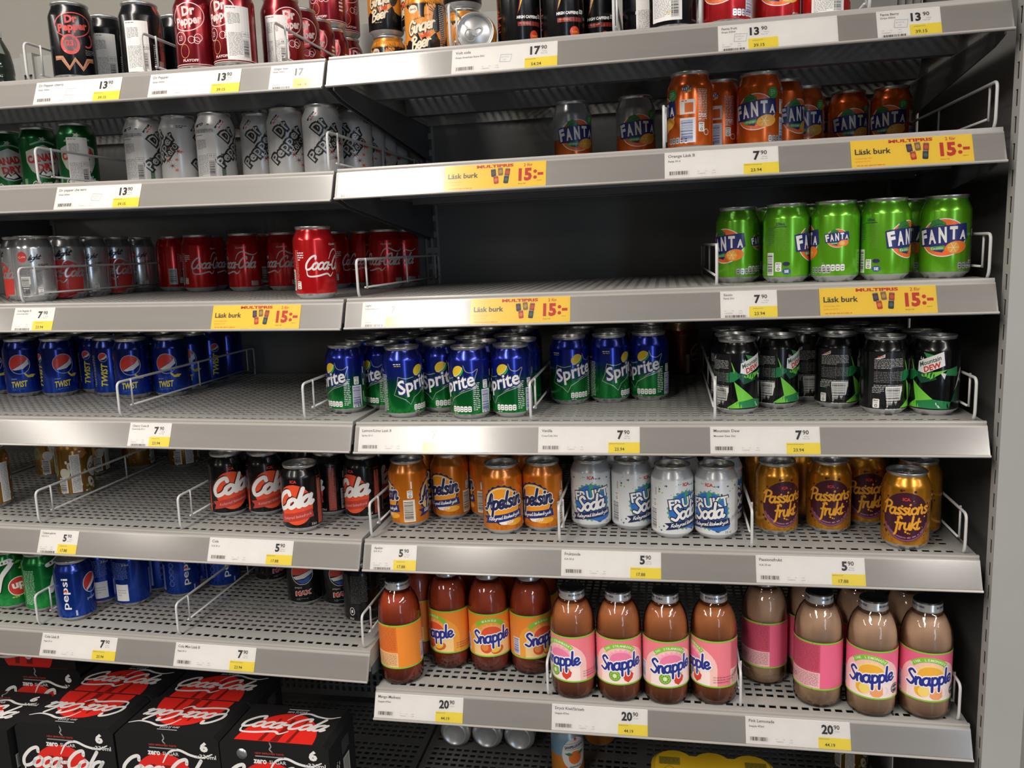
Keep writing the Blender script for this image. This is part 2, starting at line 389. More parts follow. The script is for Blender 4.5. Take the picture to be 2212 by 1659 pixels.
def struct(name, me, label): return tag(obj(name, me), label, None, None, 'structure')
def plain(x0, x1, y0, y1, z0, z1, m, name):
    b = MB(); b.box(x0, x1, y0, y1, z0, z1); return b.mesh(name, m)
struct('floor', plain(-6, 6.5, -4.9, 1.0, -0.05, 0, G_FLOOR, 'floor'), 'grey store floor')
struct('ceiling', plain(-6, 6.5, -4.9, 1.0, 3.12, 3.17, G_CEIL, 'ceiling'), 'grey store ceiling')
struct('wall_back', plain(-6, 6.5, 0.72, 0.80, 0, 3.12, G_WALL, 'wall_back'), 'warm grey wall behind the shelving')
struct('wall_front', plain(-6, 6.5, -4.9, -4.82, 0, 3.12, G_ROOM, 'wall_front'), 'dark far side of the aisle')
struct('wall_left', plain(-6.05, -6, -4.9, 1.0, 0, 3.12, G_ROOM, 'wall_left'), 'far end of the aisle')
struct('wall_right', plain(6.5, 6.55, -4.9, 1.0, 0, 3.12, G_ROOM, 'wall_right'), 'other far end of the aisle')
GLOW = bpy.data.materials.new('added_pane_glow'); GLOW.use_nodes = True; b_ = GLOW.node_tree.nodes['Principled BSDF']  # added unseen pane; glows to put bluish highlights on the cans
b_.inputs['Base Color'].default_value = (.1, .1, .1, 1); b_.inputs['Emission Color'].default_value = (.62, .78, 1, 1); b_.inputs['Emission Strength'].default_value = 4.5
mb = MB(); mb.box(2.45, 3.05, -4.818, -4.812, .35, 2.5); wn = struct('added_glow_pane_1', mb.mesh('pane', GLOW), 'added narrow glowing pane across the aisle, for bluish can highlights')
mb = MB(); mb.box(2.39, 2.45, -4.82, -4.80, .29, 2.56); mb.box(3.05, 3.11, -4.82, -4.80, .29, 2.56); mb.box(2.45, 3.05, -4.82, -4.80, 2.5, 2.56); mb.box(2.45, 3.05, -4.82, -4.80, .29, .35); obj('glow_pane_frame', mb.mesh('glow_pane_frame', G_FIX), wn)
for k, (x0, y0, x1, y1, z, w, lo) in enumerate(sorted(LAMPS, key=lambda t: t[0])):
    e = obj('ceiling_lamp', None, None, ((x0+x1)/2, (y0+y1)/2, z), (0, 0, math.atan2(y1-y0, x1-x0)))
    tag(e, 'long strip lamp on the ceiling, %s from the left' % NTH[k], 'lamp', 'ceiling strip lamps')
    L = math.hypot(x1-x0, y1-y0)/2; b = MB(); b.box(-L-.02, L+.02, -w/2-.02, w/2+.02, 0.006, 0.098); obj('housing', b.mesh('housing', G_FIX), e)
    lo.parent = e; lo.location = (0, 0, 0); lo.rotation_euler = (0, 0, 0)

# ---- perforated sheet in a plane: lines a (first axis), b (second axis); holes are cells
def perforated(a0, a1, ac, aw, b0, b1, bc, bw, thick, mapf, mb):
    A = [a0]; B = [b0]
    for c in ac: A += [c-aw/2, c+aw/2]
    for c in bc: B += [c-bw/2, c+bw/2]
    A.append(a1); B.append(b1); na, nb = len(A), len(B)
    st = len(mb.v)
    for t in (0, -thick):
        for b in B:
            for a in A: mb.v.append(mapf(a, b, t))
    N = na*nb
    def V(i, j, k): return st+k*N+j*na+i
    for j in range(nb-1):
        for i in range(na-1):
            if i % 2 == 1 and j % 2 == 1:
                for (p, q) in (((i, j), (i+1, j)), ((i+1, j), (i+1, j+1)), ((i+1, j+1), (i, j+1)), ((i, j+1), (i, j))):
                    mb.f.append((V(*p, 0), V(*q, 0), V(*q, 1), V(*p, 1))); mb.i.append(0)
            else:
                mb.f.append((V(i, j, 0), V(i+1, j, 0), V(i+1, j+1, 0), V(i, j+1, 0))); mb.i.append(0)
                mb.f.append((V(i, j, 1), V(i, j+1, 1), V(i+1, j+1, 1), V(i+1, j, 1))); mb.i.append(0)

HX = [0.0289+0.01577*k for k in range(54)]
def tray_mesh():
    mb = MB()
    ys = [0.036]+[0.0672+0.01565*k for k in range(27)]
    perforated(0.004, 0.896, HX, 0.0103, 0.0218, 0.505, ys, 0.0086, 0.0012, lambda a, b, t: (a, b, t), mb)
    mb.box(0.004, 0.896, 0.0205, 0.0218, -0.036, 0.0)          # front flange
    mb.box(0.004, 0.896, 0.505, 0.5062, -0.03, 0.0)            # back flange
    for x in (0.004, 0.8948): mb.box(x, x+0.0012, 0.0218, 0.505, -0.03, -0.0001)
    return mb.mesh('tray', G_SHELF)
def beam_mesh():
    mb = MB(); mb.prism([(0.0, -0.0013), (0.0, -0.012), (0.012, -0.038), (0.03, -0.038), (0.042, -0.012), (0.042, -0.0013)], 'x', 0.02, 0.88); return mb.mesh('beam', G_SHADED)
def rail_mesh():
    mb = MB()
    mb.prism([(0.0, -0.044), (0.0165, -0.0048), (0.0188, -0.0042), (0.0188, -0.0018), (0.0196, 0.0008), (0.0236, 0.0008), (0.0236, -0.004), (0.0204, -0.0064), (0.0030, -0.044)], 'x', 0.0025, 0.8975)
    mb.prism([(-0.0022, -0.0446), (-0.0030, -0.0432), (-0.0020, -0.0412), (0.0012, -0.0412), (0.0026, -0.0446)], 'x', 0.0025, 0.8975)
    return mb.mesh('price_rail', G_RAIL)
DY, DZ = 0.0165/0.04253, 0.0392/0.04253      # up along the tilted rail face
def cover_mesh():
    mb = MB(); o = 0.0016
    def p(x, v): return (x, v*DY-DZ*o, -0.044+v*DZ+DY*o)
    mb.quad(p(0.003, 0.0015), p(0.897, 0.0015), p(0.897, 0.0415), p(0.003, 0.0415))
    return mb.mesh('clear_cover', COVER)
def bracket_mesh():
    mb = MB(); mb.prism([(0.026, -0.0305), (0.026, -0.044), (0.06, -0.052), (0.512, -0.098), (0.512, -0.0305)], 'x', -0.0011, 0.0011); return mb.mesh('bracket', G_SHADED)
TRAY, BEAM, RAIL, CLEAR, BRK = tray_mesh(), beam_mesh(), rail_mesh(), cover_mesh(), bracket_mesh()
HOLD = {('L', 1): 'red and black cherry soda cans', ('L', 2): 'green ginger ale cans', ('L', 3): 'silver and red cola cans', ('L', 4): 'blue lemon cola cans',
        ('L', 5): 'black cola cans and cider', ('L', 6): 'blue cola and green lemon-lime cans', ('R', 1): 'orange ginger beer and tall black cans', ('R', 2): 'orange soda cans',
        ('R', 3): 'bright green soda cans', ('R', 4): 'blue-green and black-green cans', ('R', 5): 'orange, white and gold cans', ('R', 6): 'juice bottles'}
for side in 'LR':
    for row in range(1, 7):
        e = obj('shelf', None)
        setm(e, frame(side, row, 0.0 if side == 'R' else -0.9, 0))
        tag(e, 'grey perforated shelf with %s, %s, %s from top' % (HOLD[(side, row)], BAY[side], NTH[row-1]), 'shelf', 'gondola shelves')
        obj('tray', TRAY, e)
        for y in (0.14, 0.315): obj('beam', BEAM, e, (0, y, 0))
        r = obj('price_rail', RAIL, e, (0, 0, 0)); obj('clear_cover', CLEAR, r)
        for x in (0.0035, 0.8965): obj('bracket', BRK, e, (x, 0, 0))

for row in range(2, 7):
    e = setm(obj('shelf', None), frame('L', row, -1.802, 0)); e.location.z = ZL[row]-TL*0.9; e.rotation_euler = (0, 0, 0)
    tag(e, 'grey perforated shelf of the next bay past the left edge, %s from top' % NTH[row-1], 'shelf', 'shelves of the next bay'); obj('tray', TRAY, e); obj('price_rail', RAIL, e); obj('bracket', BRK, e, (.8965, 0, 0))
# ---- base decks
def deck_mesh():
    mb = MB(); ys = [0.358-0.0167*k for k in range(28)][::-1]; ys2 = [0.392+0.0167*k for k in range(7)]
    xs = [0.022+0.0165*k for k in range(26)]+[0.466+0.0165*k for k in range(26)]
    perforated(0.003, 0.897, xs, 0.0112, -0.115, 0.508, ys+ys2, 0.0098, 0.0015, lambda a, b, t: (a, b, t), mb)
    mb.box(0.003, 0.897, -0.117, -0.115, -0.12, 0.0)
    return mb.mesh('deck', G_DARK)
DECK = deck_mesh()
for side, x in (('F', -1.832), ('L', -0.932), ('R', -0.032)):
    e = obj('base_shelf', None, None, (x, 0, 0.46))
    tag(e, 'dark perforated base shelf of the %s, at the foot' % BAY[side], 'shelf', 'base shelves')
    obj('deck', DECK, e)
    b = MB(); b.box(0.003, 0.897, -0.112, 0.505, -0.46, -0.14); obj('plinth', b.mesh('plinth', G_DARK), e)
b = MB(); b.box(-0.004, 0.0, -0.11, 0.5, 0, 0.012); b.box(-0.022, -0.018, -0.11, 0.5, 0, 0.006)
SEAM = b.mesh('seam_strip', G_SHELF)

# ---- back panels, uprights, side panel and the slotted post
mb = MB(); mb.box(-1.83, -0.001, 0.514, 0.518, 0.98, 1.79); struct('wall_panel_left', mb.mesh('panel', G_BACK), 'grey steel back panel of the left bay')
mb = MB(); mb.box(0.001, 0.93, 0.514, 0.518, 0.98, 1.79); struct('wall_panel_right', mb.mesh('panel', G_BACK), 'grey steel back panel of the right bay')
mb = MB(); mb.box(-1.83, 0.93, 0.514, 0.518, 1.792, 1.955); struct('wall_panel_top', mb.mesh('panel', G_SHELF), 'back panel strip above the top shelf, lightened to look lit')  # split off in the paler shelf coat; lamp light put into its colour
def perf_back():
    mb = MB(); perforated(0.004, 0.896, [0.03+0.0158*k for k in range(54)], 0.0085, 0.47, 0.978, [0.49+0.0158*k for k in range(31)], 0.0112, 0.0012, lambda a, b, t: (a, 0.514-t, b), mb); return mb.mesh('perforated_panel', G_DARK)
PB = perf_back()
for side, x in (('far_left', -1.83), ('left', -0.91), ('right', 0.01)):
    o = struct('wall_perforated_'+side, PB, 'dark perforated lower back panel of the %s bay' % side); o.location.x = x
mb = MB(); mb.box(-1.83, 0.945, 0.56, 0.57, 0.0, 1.95); struct('wall_backing', mb.mesh('backing', G_DARK), 'dark sheet closing the back of the unit')
def upright_mesh():
    mb = MB()
    zs = [0.5+0.0327*k for k in range(44)]
    perforated(-0.015, 0.015, [-0.0065, 0.0065], 0.0075, 0.46, 1.962, zs, 0.0212, 0.002, lambda a, b, t: (a, 0.508-t, b), mb)
    mb.box(-0.015, -0.0135, 0.5085, 0.54, 0.46, 1.962); mb.box(0.0135, 0.015, 0.5085, 0.54, 0.46, 1.962); mb.box(-0.015, 0.015, 0.538, 0.54, 0.46, 1.962)
    return mb.mesh('upright', G_SHELF)
UP = upright_mesh()
for k, x in enumerate((-0.9, 0.0, 0.9)):
    tag(obj('upright_post', UP, None, (x, 0, 0)), ['slotted grey upright at the back, beside the clear bottle', 'slotted grey upright at the back between the two bays', 'slotted grey upright at the back by the side panel'][k], 'upright', 'slotted back uprights')
mb = MB()
perforated(0.0, 0.025, [0.0145], 0.0072, 0.0, 2.35, [0.0184+0.0327*k for k in range(71)], 0.0205, 0.0015, lambda a, b, t: (0.909-t, a, b), mb)
mb.box(0.9075, 0.957, -0.0015, 0.0, 0, 2.35); mb.box(0.9555, 0.957, 0.0, 0.025, 0, 2.35); mb.box(0.909, 0.957, 0.025, 0.0265, 0, 2.35)
tag(obj('slotted_post', mb.mesh('slotted_post', G_POST)), 'light grey slotted metal post at the right end of the shelves', 'post')
mb = MB(); mb.box(0.944, 0.948, 0.027, 0.55, 0.0, 2.2); struct('wall_side', mb.mesh('side_panel', G_BACK), 'grey steel side panel beyond the right shelf ends')

# ---- wire dividers
def divider_parts(depth):
    a = MB(); a.tube(rounded([(0, 0.006, 0.0), (0, 0.0, 0.008), (0, 0.0, 0.058), (0, depth, 0.058), (0, depth, 0.0)], 0.009), 0.0021, 7)
    b = MB(); b.tube([(0, 0.030, 0.015), (0, depth, 0.015)], 0.0017, 6)
    c = MB(); c.tube([(0.0028, 0, 0.013), (0.0028, 0, 0.060)], 0.0016, 6)
    return a.mesh('top_wire', G_WIRE, True), b.mesh('lower_wire', G_WIRE, True), c.mesh('strut', G_WIRE, True)
WIRE = divider_parts(0.455)
DIV = [('L', 1, -.500), ('L', 1, -.297), ('L', 1, -.083), ('R', 1, .182), ('R', 1, .4104), ('R', 1, .5245), ('R', 1, .7354),
       ('L', 2, -.505), ('L', 2, -.013), ('R', 2, .4755), ('R', 2, .8905), ('L', 3, -.566), ('R', 3, .019), ('R', 3, .5455), ('R', 3, .8925),
       ('L', 4, -.411), ('L', 4, -.0855), ('R', 4, .2760), ('R', 4, .5430), ('R', 4, .8845),
       ('L', 5, -.5938), ('L', 5, -.324), ('R', 5, .0116), ('R', 5, .3130), ('R', 5, .5952), ('R', 5, .8808),
       ('L', 6, -.625), ('L', 6, -.3504), ('L', 6, -.0167), ('R', 6, .2865), ('R', 6, .5805), ('R', 6, .8845)]
cnt = {}
for side, row, x in DIV:
    k = cnt.get((side, row), 0); cnt[(side, row)] = k+1
    e = setm(obj('shelf_divider', None), frame(side, row, x, 0.026))
    tag(e, 'white wire divider, %s from left on the %s shelf, %s' % (NTH[k], ORD[row], BAY[side]), 'divider', 'wire shelf dividers')
    obj('top_wire', WIRE[0], e); obj('lower_wire', WIRE[1], e)
    for y in (0.032, 0.235, 0.42): obj('strut', WIRE[2], e, (0, y, 0))

# ---- price tags
BLK = M('#2b2a2c', .6); GRY = M('#565456', .6); LGR = M('#878687', .6); YEL = M('#f3de4a', .6); YTX = M('#5e5422', .6); RED = M('#c8352e', .6); PROMO = M('#f4d143', .6); ORG = M('#e08a28', .6); DGR = M('#3c3a38', .6)
BLUE_T = M('#7f98b4', .6)
def minitxt(d, x, y):
    d.textb(LGR, '0 24', x, y+3.4, 1.1); d.textb(LGR, 'F 56', x+10, y+3.4, 1.1); d.textb(LGR, '04/20', x+20, y+3.4, 1.1)
    d.textb(LGR, '7310865004703', x, y, 1.2); d.textb(LGR, 'vgr 652', x+19, y, 1.2)
def tag_big(t1, t2, big, small, cmp_, pant=True, ekl=False, stamp=0, w=148):
    d = D(); d.textb(GRY, t1, 5, 32, 4.3, 2, .012); d.textb(GRY, t2, 5, 25.2, 2.7, 2, .014)
    d.barcode(19, 8.5, 28, 7, 2, False, '#e9e4df', '#39383a', seed=len(t1)+len(t2)); minitxt(d, 43, 6)
    d.textb(BLK, big, 124.5, 22.3, 12.2, 2, 0.04, True, 0.95); d.textb(BLK, small, 125.3, 29.0, 6.0, 2, 0.015)
    d.textb(LGR, 'Kr/Förp', 127, 25.2, 1.5)
    if pant: d.textb(LGR, '+Pant 1.00', 125, 22.2, 1.5)
    d.rect(YEL, w-22.5, 8.6, 45, 17, 2); d.textb(YTX, 'Jämförpris Kr/Lit'+(' exkl pant' if ekl else ''), w-44, 14.4, 1.5, 3)
    d.textb(DGR, cmp_, w-36, 5.0, 4.6, 3, .012)
    if stamp: stampit(d, stamp, 20)
    return d
def stampit(d, x, y, c=None):
    c = c or M('#aeb9c2', .6)
    P = [(x-8, y-5), (x+7, y-6), (x+9, y+5), (x-6.5, y+6), (x-8, y-5)]
    d.stroke(c, P, .8, 2, smooth=False); d.textb(c, 'EXTERNA', x-5.5, y+1, 1.7); d.textb(c, 'LEV', x-3, y-3, 2.0)
def tag_small(t1, t2, big, small, cmp_, stamp=0):
    d = D(); k = min(1, 30/(len(t1)*2.35)); d.textb(GRY, t1, 5, 33, 3.4, 2, .012, False, k); d.textb(GRY, t2, 4.5, 28.3, 2.5, 2, .012)
    d.barcode(20, 3.2, 31, 4.4, 2, False, '#e9e4df', '#39383a', seed=len(t1)+7); minitxt(d, 5, 7.5)
    d.textb(BLK, big, 53 if len(big) < 2 else 52, 22.3, 11.2, 2, 0.04, True, 0.95); d.textb(BLK, small, 54.5, 28.4, 5.6, 2, .015)
    d.textb(LGR, 'Kr/Förp', 58, 24.6, 1.4); d.textb(LGR, '+Pant 1.00', 54, 21.6, 1.4)
    d.rect(YEL, 56.5, 8.6, 37, 17, 2); d.textb(YTX, 'Jämförpris Kr/Lit', 43, 13.6, 1.4, 3); d.textb(DGR, cmp_, 44.5, 4.6, 4.6, 3, .012)
    if stamp: stampit(d, stamp, 20)
    return d
def tag_promo():
    d = D(); d.text(RED, 'MULTIPRIS', 73, 36, 53, 4.6, 2, 0, 0, 0.045); d.textb(DGR, 'Läsk burk', 5, 20.0, 7.8, 2, 0.022, False, 1.02)
    d.textb(ORG, 'Coca-Cola, 33cl', 5, 13.4, 2.3); d.textb(ORG, 'Jämförpris 22,73/l', 5, 9.2, 1.8)
    d.lines(ORG, 45, 4.2, 78, 1.6, 1, 2, .8); d.textb(RED, '2 för', 114, 33, 4.6, 2, 0.01)
    d.text(RED, '15', 116.5, 20.5, 19, 19.5, 2, 0, 0, 0.05)
    for v in (24.5, 15.5): d.ell(RED, 130.5, v, 2.6, 2.6, 2, n=14)
    d.rect(RED, 138, 20.5, 8, 4, 2); d.textb(YTX, '+pant 2:-', 133, 10, 1.5); d.textb(DGR, 'Pris/st 7:50', 107, 6.2, 1.7)
    for (x, y, c, c2) in ((71, 25.5, '#3d3a4c', '#6a4c58'), (81, 27, '#8d6a44', '#b89a5c'), (91, 25.5, '#9c4434', '#c85a40'), (75, 14.5, '#c23a28', '#d8824a'), (89.5, 14.5, '#2c3844', '#4a6a58')):
        d.rect(M(c, .6), x, y, 7, 12, 2, -6 if x > 85 else 6, 1.6); d.rect(M('#a79a84', .6), x, y+5.6, 5.4, 1.2, 3, -6 if x > 85 else 6); d.ell(M(c2, .6), x, y, 2.6, 3, 3, n=12)
    return d
TAGS = [
 ('L', 1, -.4755, 'b', ('Dr Pepper cherry', 'Grays 355ml', '13', '90', '39.15', True, False, 62)), ('L', 1, -.2799, 'b', ('Dr Pepper', 'Grays 355ml', '13', '90', '39.15')),
 ('L', 1, -.0855, 's', ('Ginger beer', 'Grays 330ml', '17', '90', '54.24')), ('R', 1, .0065, 's', ('Ginger beer', 'Grays 330ml', '12', '90', '39.09')),
 ('R', 1, .1871, 'b', ('Volt cola', 'Grays American Store 33cl', '17', '90', '54.24', True, False, 76)), ('R', 1, .5462, 'f', ('Fanta fruit', 'Grays 355ml', '13', '90', '39.15', 28)),
 ('R', 1, .7407, 's', ('Fanta Berry', 'Grays 355ml', '13', '90', '39.15', 28)),
 ('L', 2, -.4635, 'b', ('Dr pepper che zero', 'Grays 355ml', '13', '90', '39.15', True, False, 72)), ('R', 2, .0064, 's', ('Cola', 'Fanta 33 cl', '7', '90', '23.94')),
 ('R', 2, .1680, 'p', None), ('R', 2, .476, 'b', ('Orange Läsk B', 'Fanta 33 cl', '7', '90', '23.94', True, True)), ('R', 2, .7138, 'p', None),
 ('L', 3, -.5705, 's', ('Cola Regular B', 'Coca-Cola 33cl', '7', '90', '23.94')), ('L', 3, -.2156, 'p', None), ('R', 3, .0291, 's', ('Light', 'Coca-Cola 33 cl', '7', '90', '23.94')),
 ('R', 3, .1960, 'p', None), ('R', 3, .5494, 's', ('Exotic', 'Fanta 33cl', '7', '90', '23.94')), ('R', 3, .6790, 'p', None),
 ('L', 4, -.3850, 's', ('Cherry Coke B', 'Coca-Cola 33 cl', '7', '90', '23.94')), ('R', 4, .0094, 'b', ('Lemon/Lime Lask B', 'Sprite 33 cl', '7', '90', '23.94', True, True)),
 ('R', 4, .2889, 'b', ('Vanilla', 'Coca-Cola 33cl', '7', '90', '23.94', True, True)), ('R', 4, .5355, 'b', ('Mountain Dew', 'Mountain Dew 33cl', '7', '90', '23.94', True, True)),
 ('L', 5, -.5825, 's', ('Ciderk päron', 'ICA 33 cl', '5', '90', '17.88')), ('L', 5, -.2645, 'b', ('Cola', 'ICA 33 cl', '5', '90', '17.88')),
 ('R', 5, .0148, 's', ('Apelsin', 'ICA 33 cl', '5', '90', '17.88')), ('R', 5, .3170, 'b', ('Fruktsoda', 'ICA 33 cl', '5', '90', '17.88')), ('R', 5, .5994, 'b', ('Passionsfrukt', 'ICA 33 ml', '5', '90', '17.88')),
 ('L', 6, -.6080, 'b', ('Cola Läsk B', 'Pepsi 33 cl', '7', '90', '23.94', True, True)), ('L', 6, -.3490, 'b', ('Cola Max Läsk B', 'Pepsi 33 cl', '7', '90', '23.94', True, True)),
 ('R', 6, .0032, 'b', ('Mango Madness', 'Snapple 473ml', '20', '90', '44.19', False)), ('R', 6, .2940, 'b', ('Dryck Kiwi/Strawb', 'Snapple 473ml', '20', '90', '44.19', False)), ('R', 6, .5863, 'b', ('Pink Lemonade', 'Snapple 473ml', '20', '90', '44.19', False))]
HOLDT = {'b': 'white shelf price tag', 's': 'small white price tag', 'f': 'white price tag with a blank half', 'p': 'yellow multi-price tag'}
ALPHA = math.atan2(DY, DZ)
PAPERS = {}
def paper(w, m):
    if (w, m.name) not in PAPERS:
        b = MB(); b.box(0, w, -0.00012, 0.00012, 0, 0.0398); PAPERS[(w, m.name)] = b.mesh('paper', m)
    return PAPERS[(w, m.name)]
PROMO_ME = None
cnt = {}
for side, row, x, kind, a in TAGS:
    if kind == 'b': d = tag_big(*a); w = .148
    elif kind == 's': d = tag_small(*a); w = .075
    elif kind == 'f': d = tag_small(*a); w = .148
    else: d = None; w = .146
    o = 0.0005
    e = obj('price_tag', None)
    if side == 'R': m = Matrix.Translation((x, 0, ZR[row]))
    else: m = Matrix.Translation((x, 0, ZL[row]+TL*x)) @ Matrix.Rotation(TH, 4, 'Y')
    m = m @ Matrix.Translation((0, 0.0012*DY-DZ*o, -0.044+0.0012*DZ+DY*o)) @ Matrix.Rotation(-ALPHA, 4, 'X')
    setm(e, m)
    if kind == 'p':
        k = cnt.get((side, row), 0); cnt[(side, row)] = k+1
        if PROMO_ME is None: PROMO_ME = tag_promo().build('printed_text', flat)
        me = PROMO_ME; lab = '%s multi-can offer reading 2 för 15, %s shelf, %s, %s from left' % ('yellow', ORD[row], BAY[side], NTH[k]); pm = PROMO
    else:
        me = d.build('printed_text', flat); pm = PAPER
        pr = a[2]+' '+a[3]
        w0 = {'b': 'white', 's': 'small white', 'f': 'half-blank white'}[kind]
        bad = ('Dr', 'Fanta', 'Volt', 'Mountain', 'Cherry', 'Pepper')
        lab = '%s price tag %s on the %s shelf, %s, below the %s' % (w0, pr, ORD[row], BAY[side],
              {('L', 1, -.4755): 'black cans', ('L', 1, -.2799): 'red cans', ('L', 1, -.0855): 'bay joint', ('R', 1, .0065): 'ginger beer', ('R', 1, .1871): 'lying can', ('R', 1, .5462): 'red cans', ('R', 1, .7407): 'empty end',
               ('L', 2, -.4635): 'silver cans', ('R', 2, .0064): 'empty corner', ('R', 2, .476): 'orange cans', ('L', 3, -.5705): 'silver cans', ('R', 3, .0291): 'wire divider', ('R', 3, .5494): 'green cans',
               ('L', 4, -.3850): 'blue cans', ('R', 4, .0094): 'blue-green cans', ('R', 4, .2889): 'empty middle', ('R', 4, .5355): 'black-green cans', ('L', 5, -.5825): 'cider', ('L', 5, -.2645): 'black cans',
               ('R', 5, .0148): 'orange cans', ('R', 5, .3170): 'white cans', ('R', 5, .5994): 'gold cans', ('L', 6, -.6080): 'blue cans', ('L', 6, -.3490): 'black cans',
               ('R', 6, .0032): 'mango bottles', ('R', 6, .2940): 'kiwi bottles', ('R', 6, .5863): 'pink bottles'}[(side, row, x)])
    tag(e, lab, 'price tag', 'shelf-edge price tags')
    obj('paper', paper(w, pm), e); obj('printed_text', me, e, (0, -0.00012, 0.0))
# ================================================================== drink cans
R3 = 32.2
def can_prof(H):
    b = H-111.8
    return [(0, 6.0), (14, 5.2), (21.5, 1.2), (23.2, 0), (24.6, 0.4), (26.2, 3.0), (31.2, 7.6), (32.2, 10.5), (32.2, 50+b), (32.2, 90+b), (31.7, 92.8+b), (30.2, 96.5+b), (27.6, 102.5+b), (26.4, 105.5+b), (26.2, 107+b)]
def can_rad(H):
    pr = can_prof(H)[6:]
    def f(v):
        if v is None: return R3
        if v <= pr[0][1]: return pr[0][0]
        for (r0, z0), (r1, z1) in zip(pr, pr[1:]):
            if v <= z1: return r0+(r1-r0)*(v-z0)/(z1-z0)
        return pr[-1][0]
    return f
def lid_mesh(H):
    b = H-111.8
    return lathe('lid', [(26.15, 106.4+b), (26.6, 108+b), (27.5, 109.6+b), (27.5, 111.2+b), (26.8, 111.8+b), (25.7, 111.6+b), (25.0, 110.2+b), (24.5, 105.6+b), (23.4, 104.6+b), (22.6, 106.0+b), (22.0, 106.6+b), (0.01, 106.8+b)], ALU, 36)
def tab_mesh(H):
    b = (H-111.8); z = (107.2+b)/1000; mb = MB(); n = 18
    for (cx, cy, rx, ry, wi, z0, z1) in ((0, -3.5, 6.4, 9.5, 3.0, z, z+0.0012), (0, 8.5, 9.0, 8.0, 0.9, z-0.0005, z)):
        ring = []
        for j in range(n):
            t = 2*PI*j/n; ring.append(((cx+rx*math.cos(t))/1000, (cy+ry*math.sin(t))/1000, (cx+(rx-wi)*math.cos(t))/1000, (cy+(ry-wi)*math.sin(t))/1000))
        for j in range(n):
            a, c = ring[j], ring[(j+1) % n]
            mb.quad((a[0], a[1], z1), (c[0], c[1], z1), (c[2], c[3], z1), (a[2], a[3], z1))
            mb.quad((a[0], a[1], z0), (c[0], c[1], z0), (c[0], c[1], z1), (a[0], a[1], z1)); mb.quad((a[2], a[3], z1), (c[2], c[3], z1), (c[2], c[3], z0), (a[2], a[3], z0))
    mb.box(-.003, .003, -.001, .005, z, z+.0018)
    return mb.mesh('pull_tab', ALU)
H330, H355, H500 = 111.8, 118.6, 162.0
LID = {h: lid_mesh(h) for h in (H330, H355, H500)}; TAB = {H330: tab_mesh(H330)}
W = M('#e9e7e4'); WH = M('#d9d7d4'); SIL = M('#c3c5c6', .3, .6); K = M('#141416'); NAVY = M('#1f2a6c'); DKB = M('#20264f')

def pant(d, u, v, w=9, h=13): 
    d.rect(W, u, v, w, h, 2, 0, 1.2); d.text(K, 'PANT', u, v+4.2, 6.4, 2, 3, 0, 0, .02); d.text(K, '1 KR', u, v+1, 4.6, 1.7, 3); d.ring(K, u, v-3.2, 1.7, 1.7, .8, 3, 12)
def nutri(d, u0, v, n=5, c=None):
    for k in range(n):
        d.rect(c or W, u0+k*6.4, v, 5.6, 9, 2, 0, 1.6); d.rect(K, u0+k*6.4, v+1.4, 3.4, .9, 3); d.rect(K, u0+k*6.4, v-1.8, 2.6, 1.2, 3)
    d.lines(c or W, u0+7, v-6.6, 18, 1.2, 1, 2, .7); d.textb(c or W, '1 ='+' ', u0-2, v+6, 1.6)
def sticker(d, u, w=36, v0=12, v1=88):
    d.rect(STICK, u, (v0+v1)/2, w, v1-v0, 3, 0, 1.0); d.lines(GRY, u, v1-3, w-4, 2, 1, 4, .5); d.lines(LGR, u-w*.16, v1-18, w*.5, 16, 9, 4, .45, 5); d.lines(LGR, u-w*.14, v0+22, w*.58, 34, 18, 4, .4, 8)
    d.barcode(u+w*.3, v0+17, w*.28, 27, 4, True, '#c9c6c2'); d.rect(LGR, u+w*.28, v0+37, w*.36, 7, 4); d.rect(STICK, u+w*.28, v0+37, w*.34, 6.2, 5); d.text(K, '1 KR O', u+w*.28, v0+37, w*.28, 3, 6)

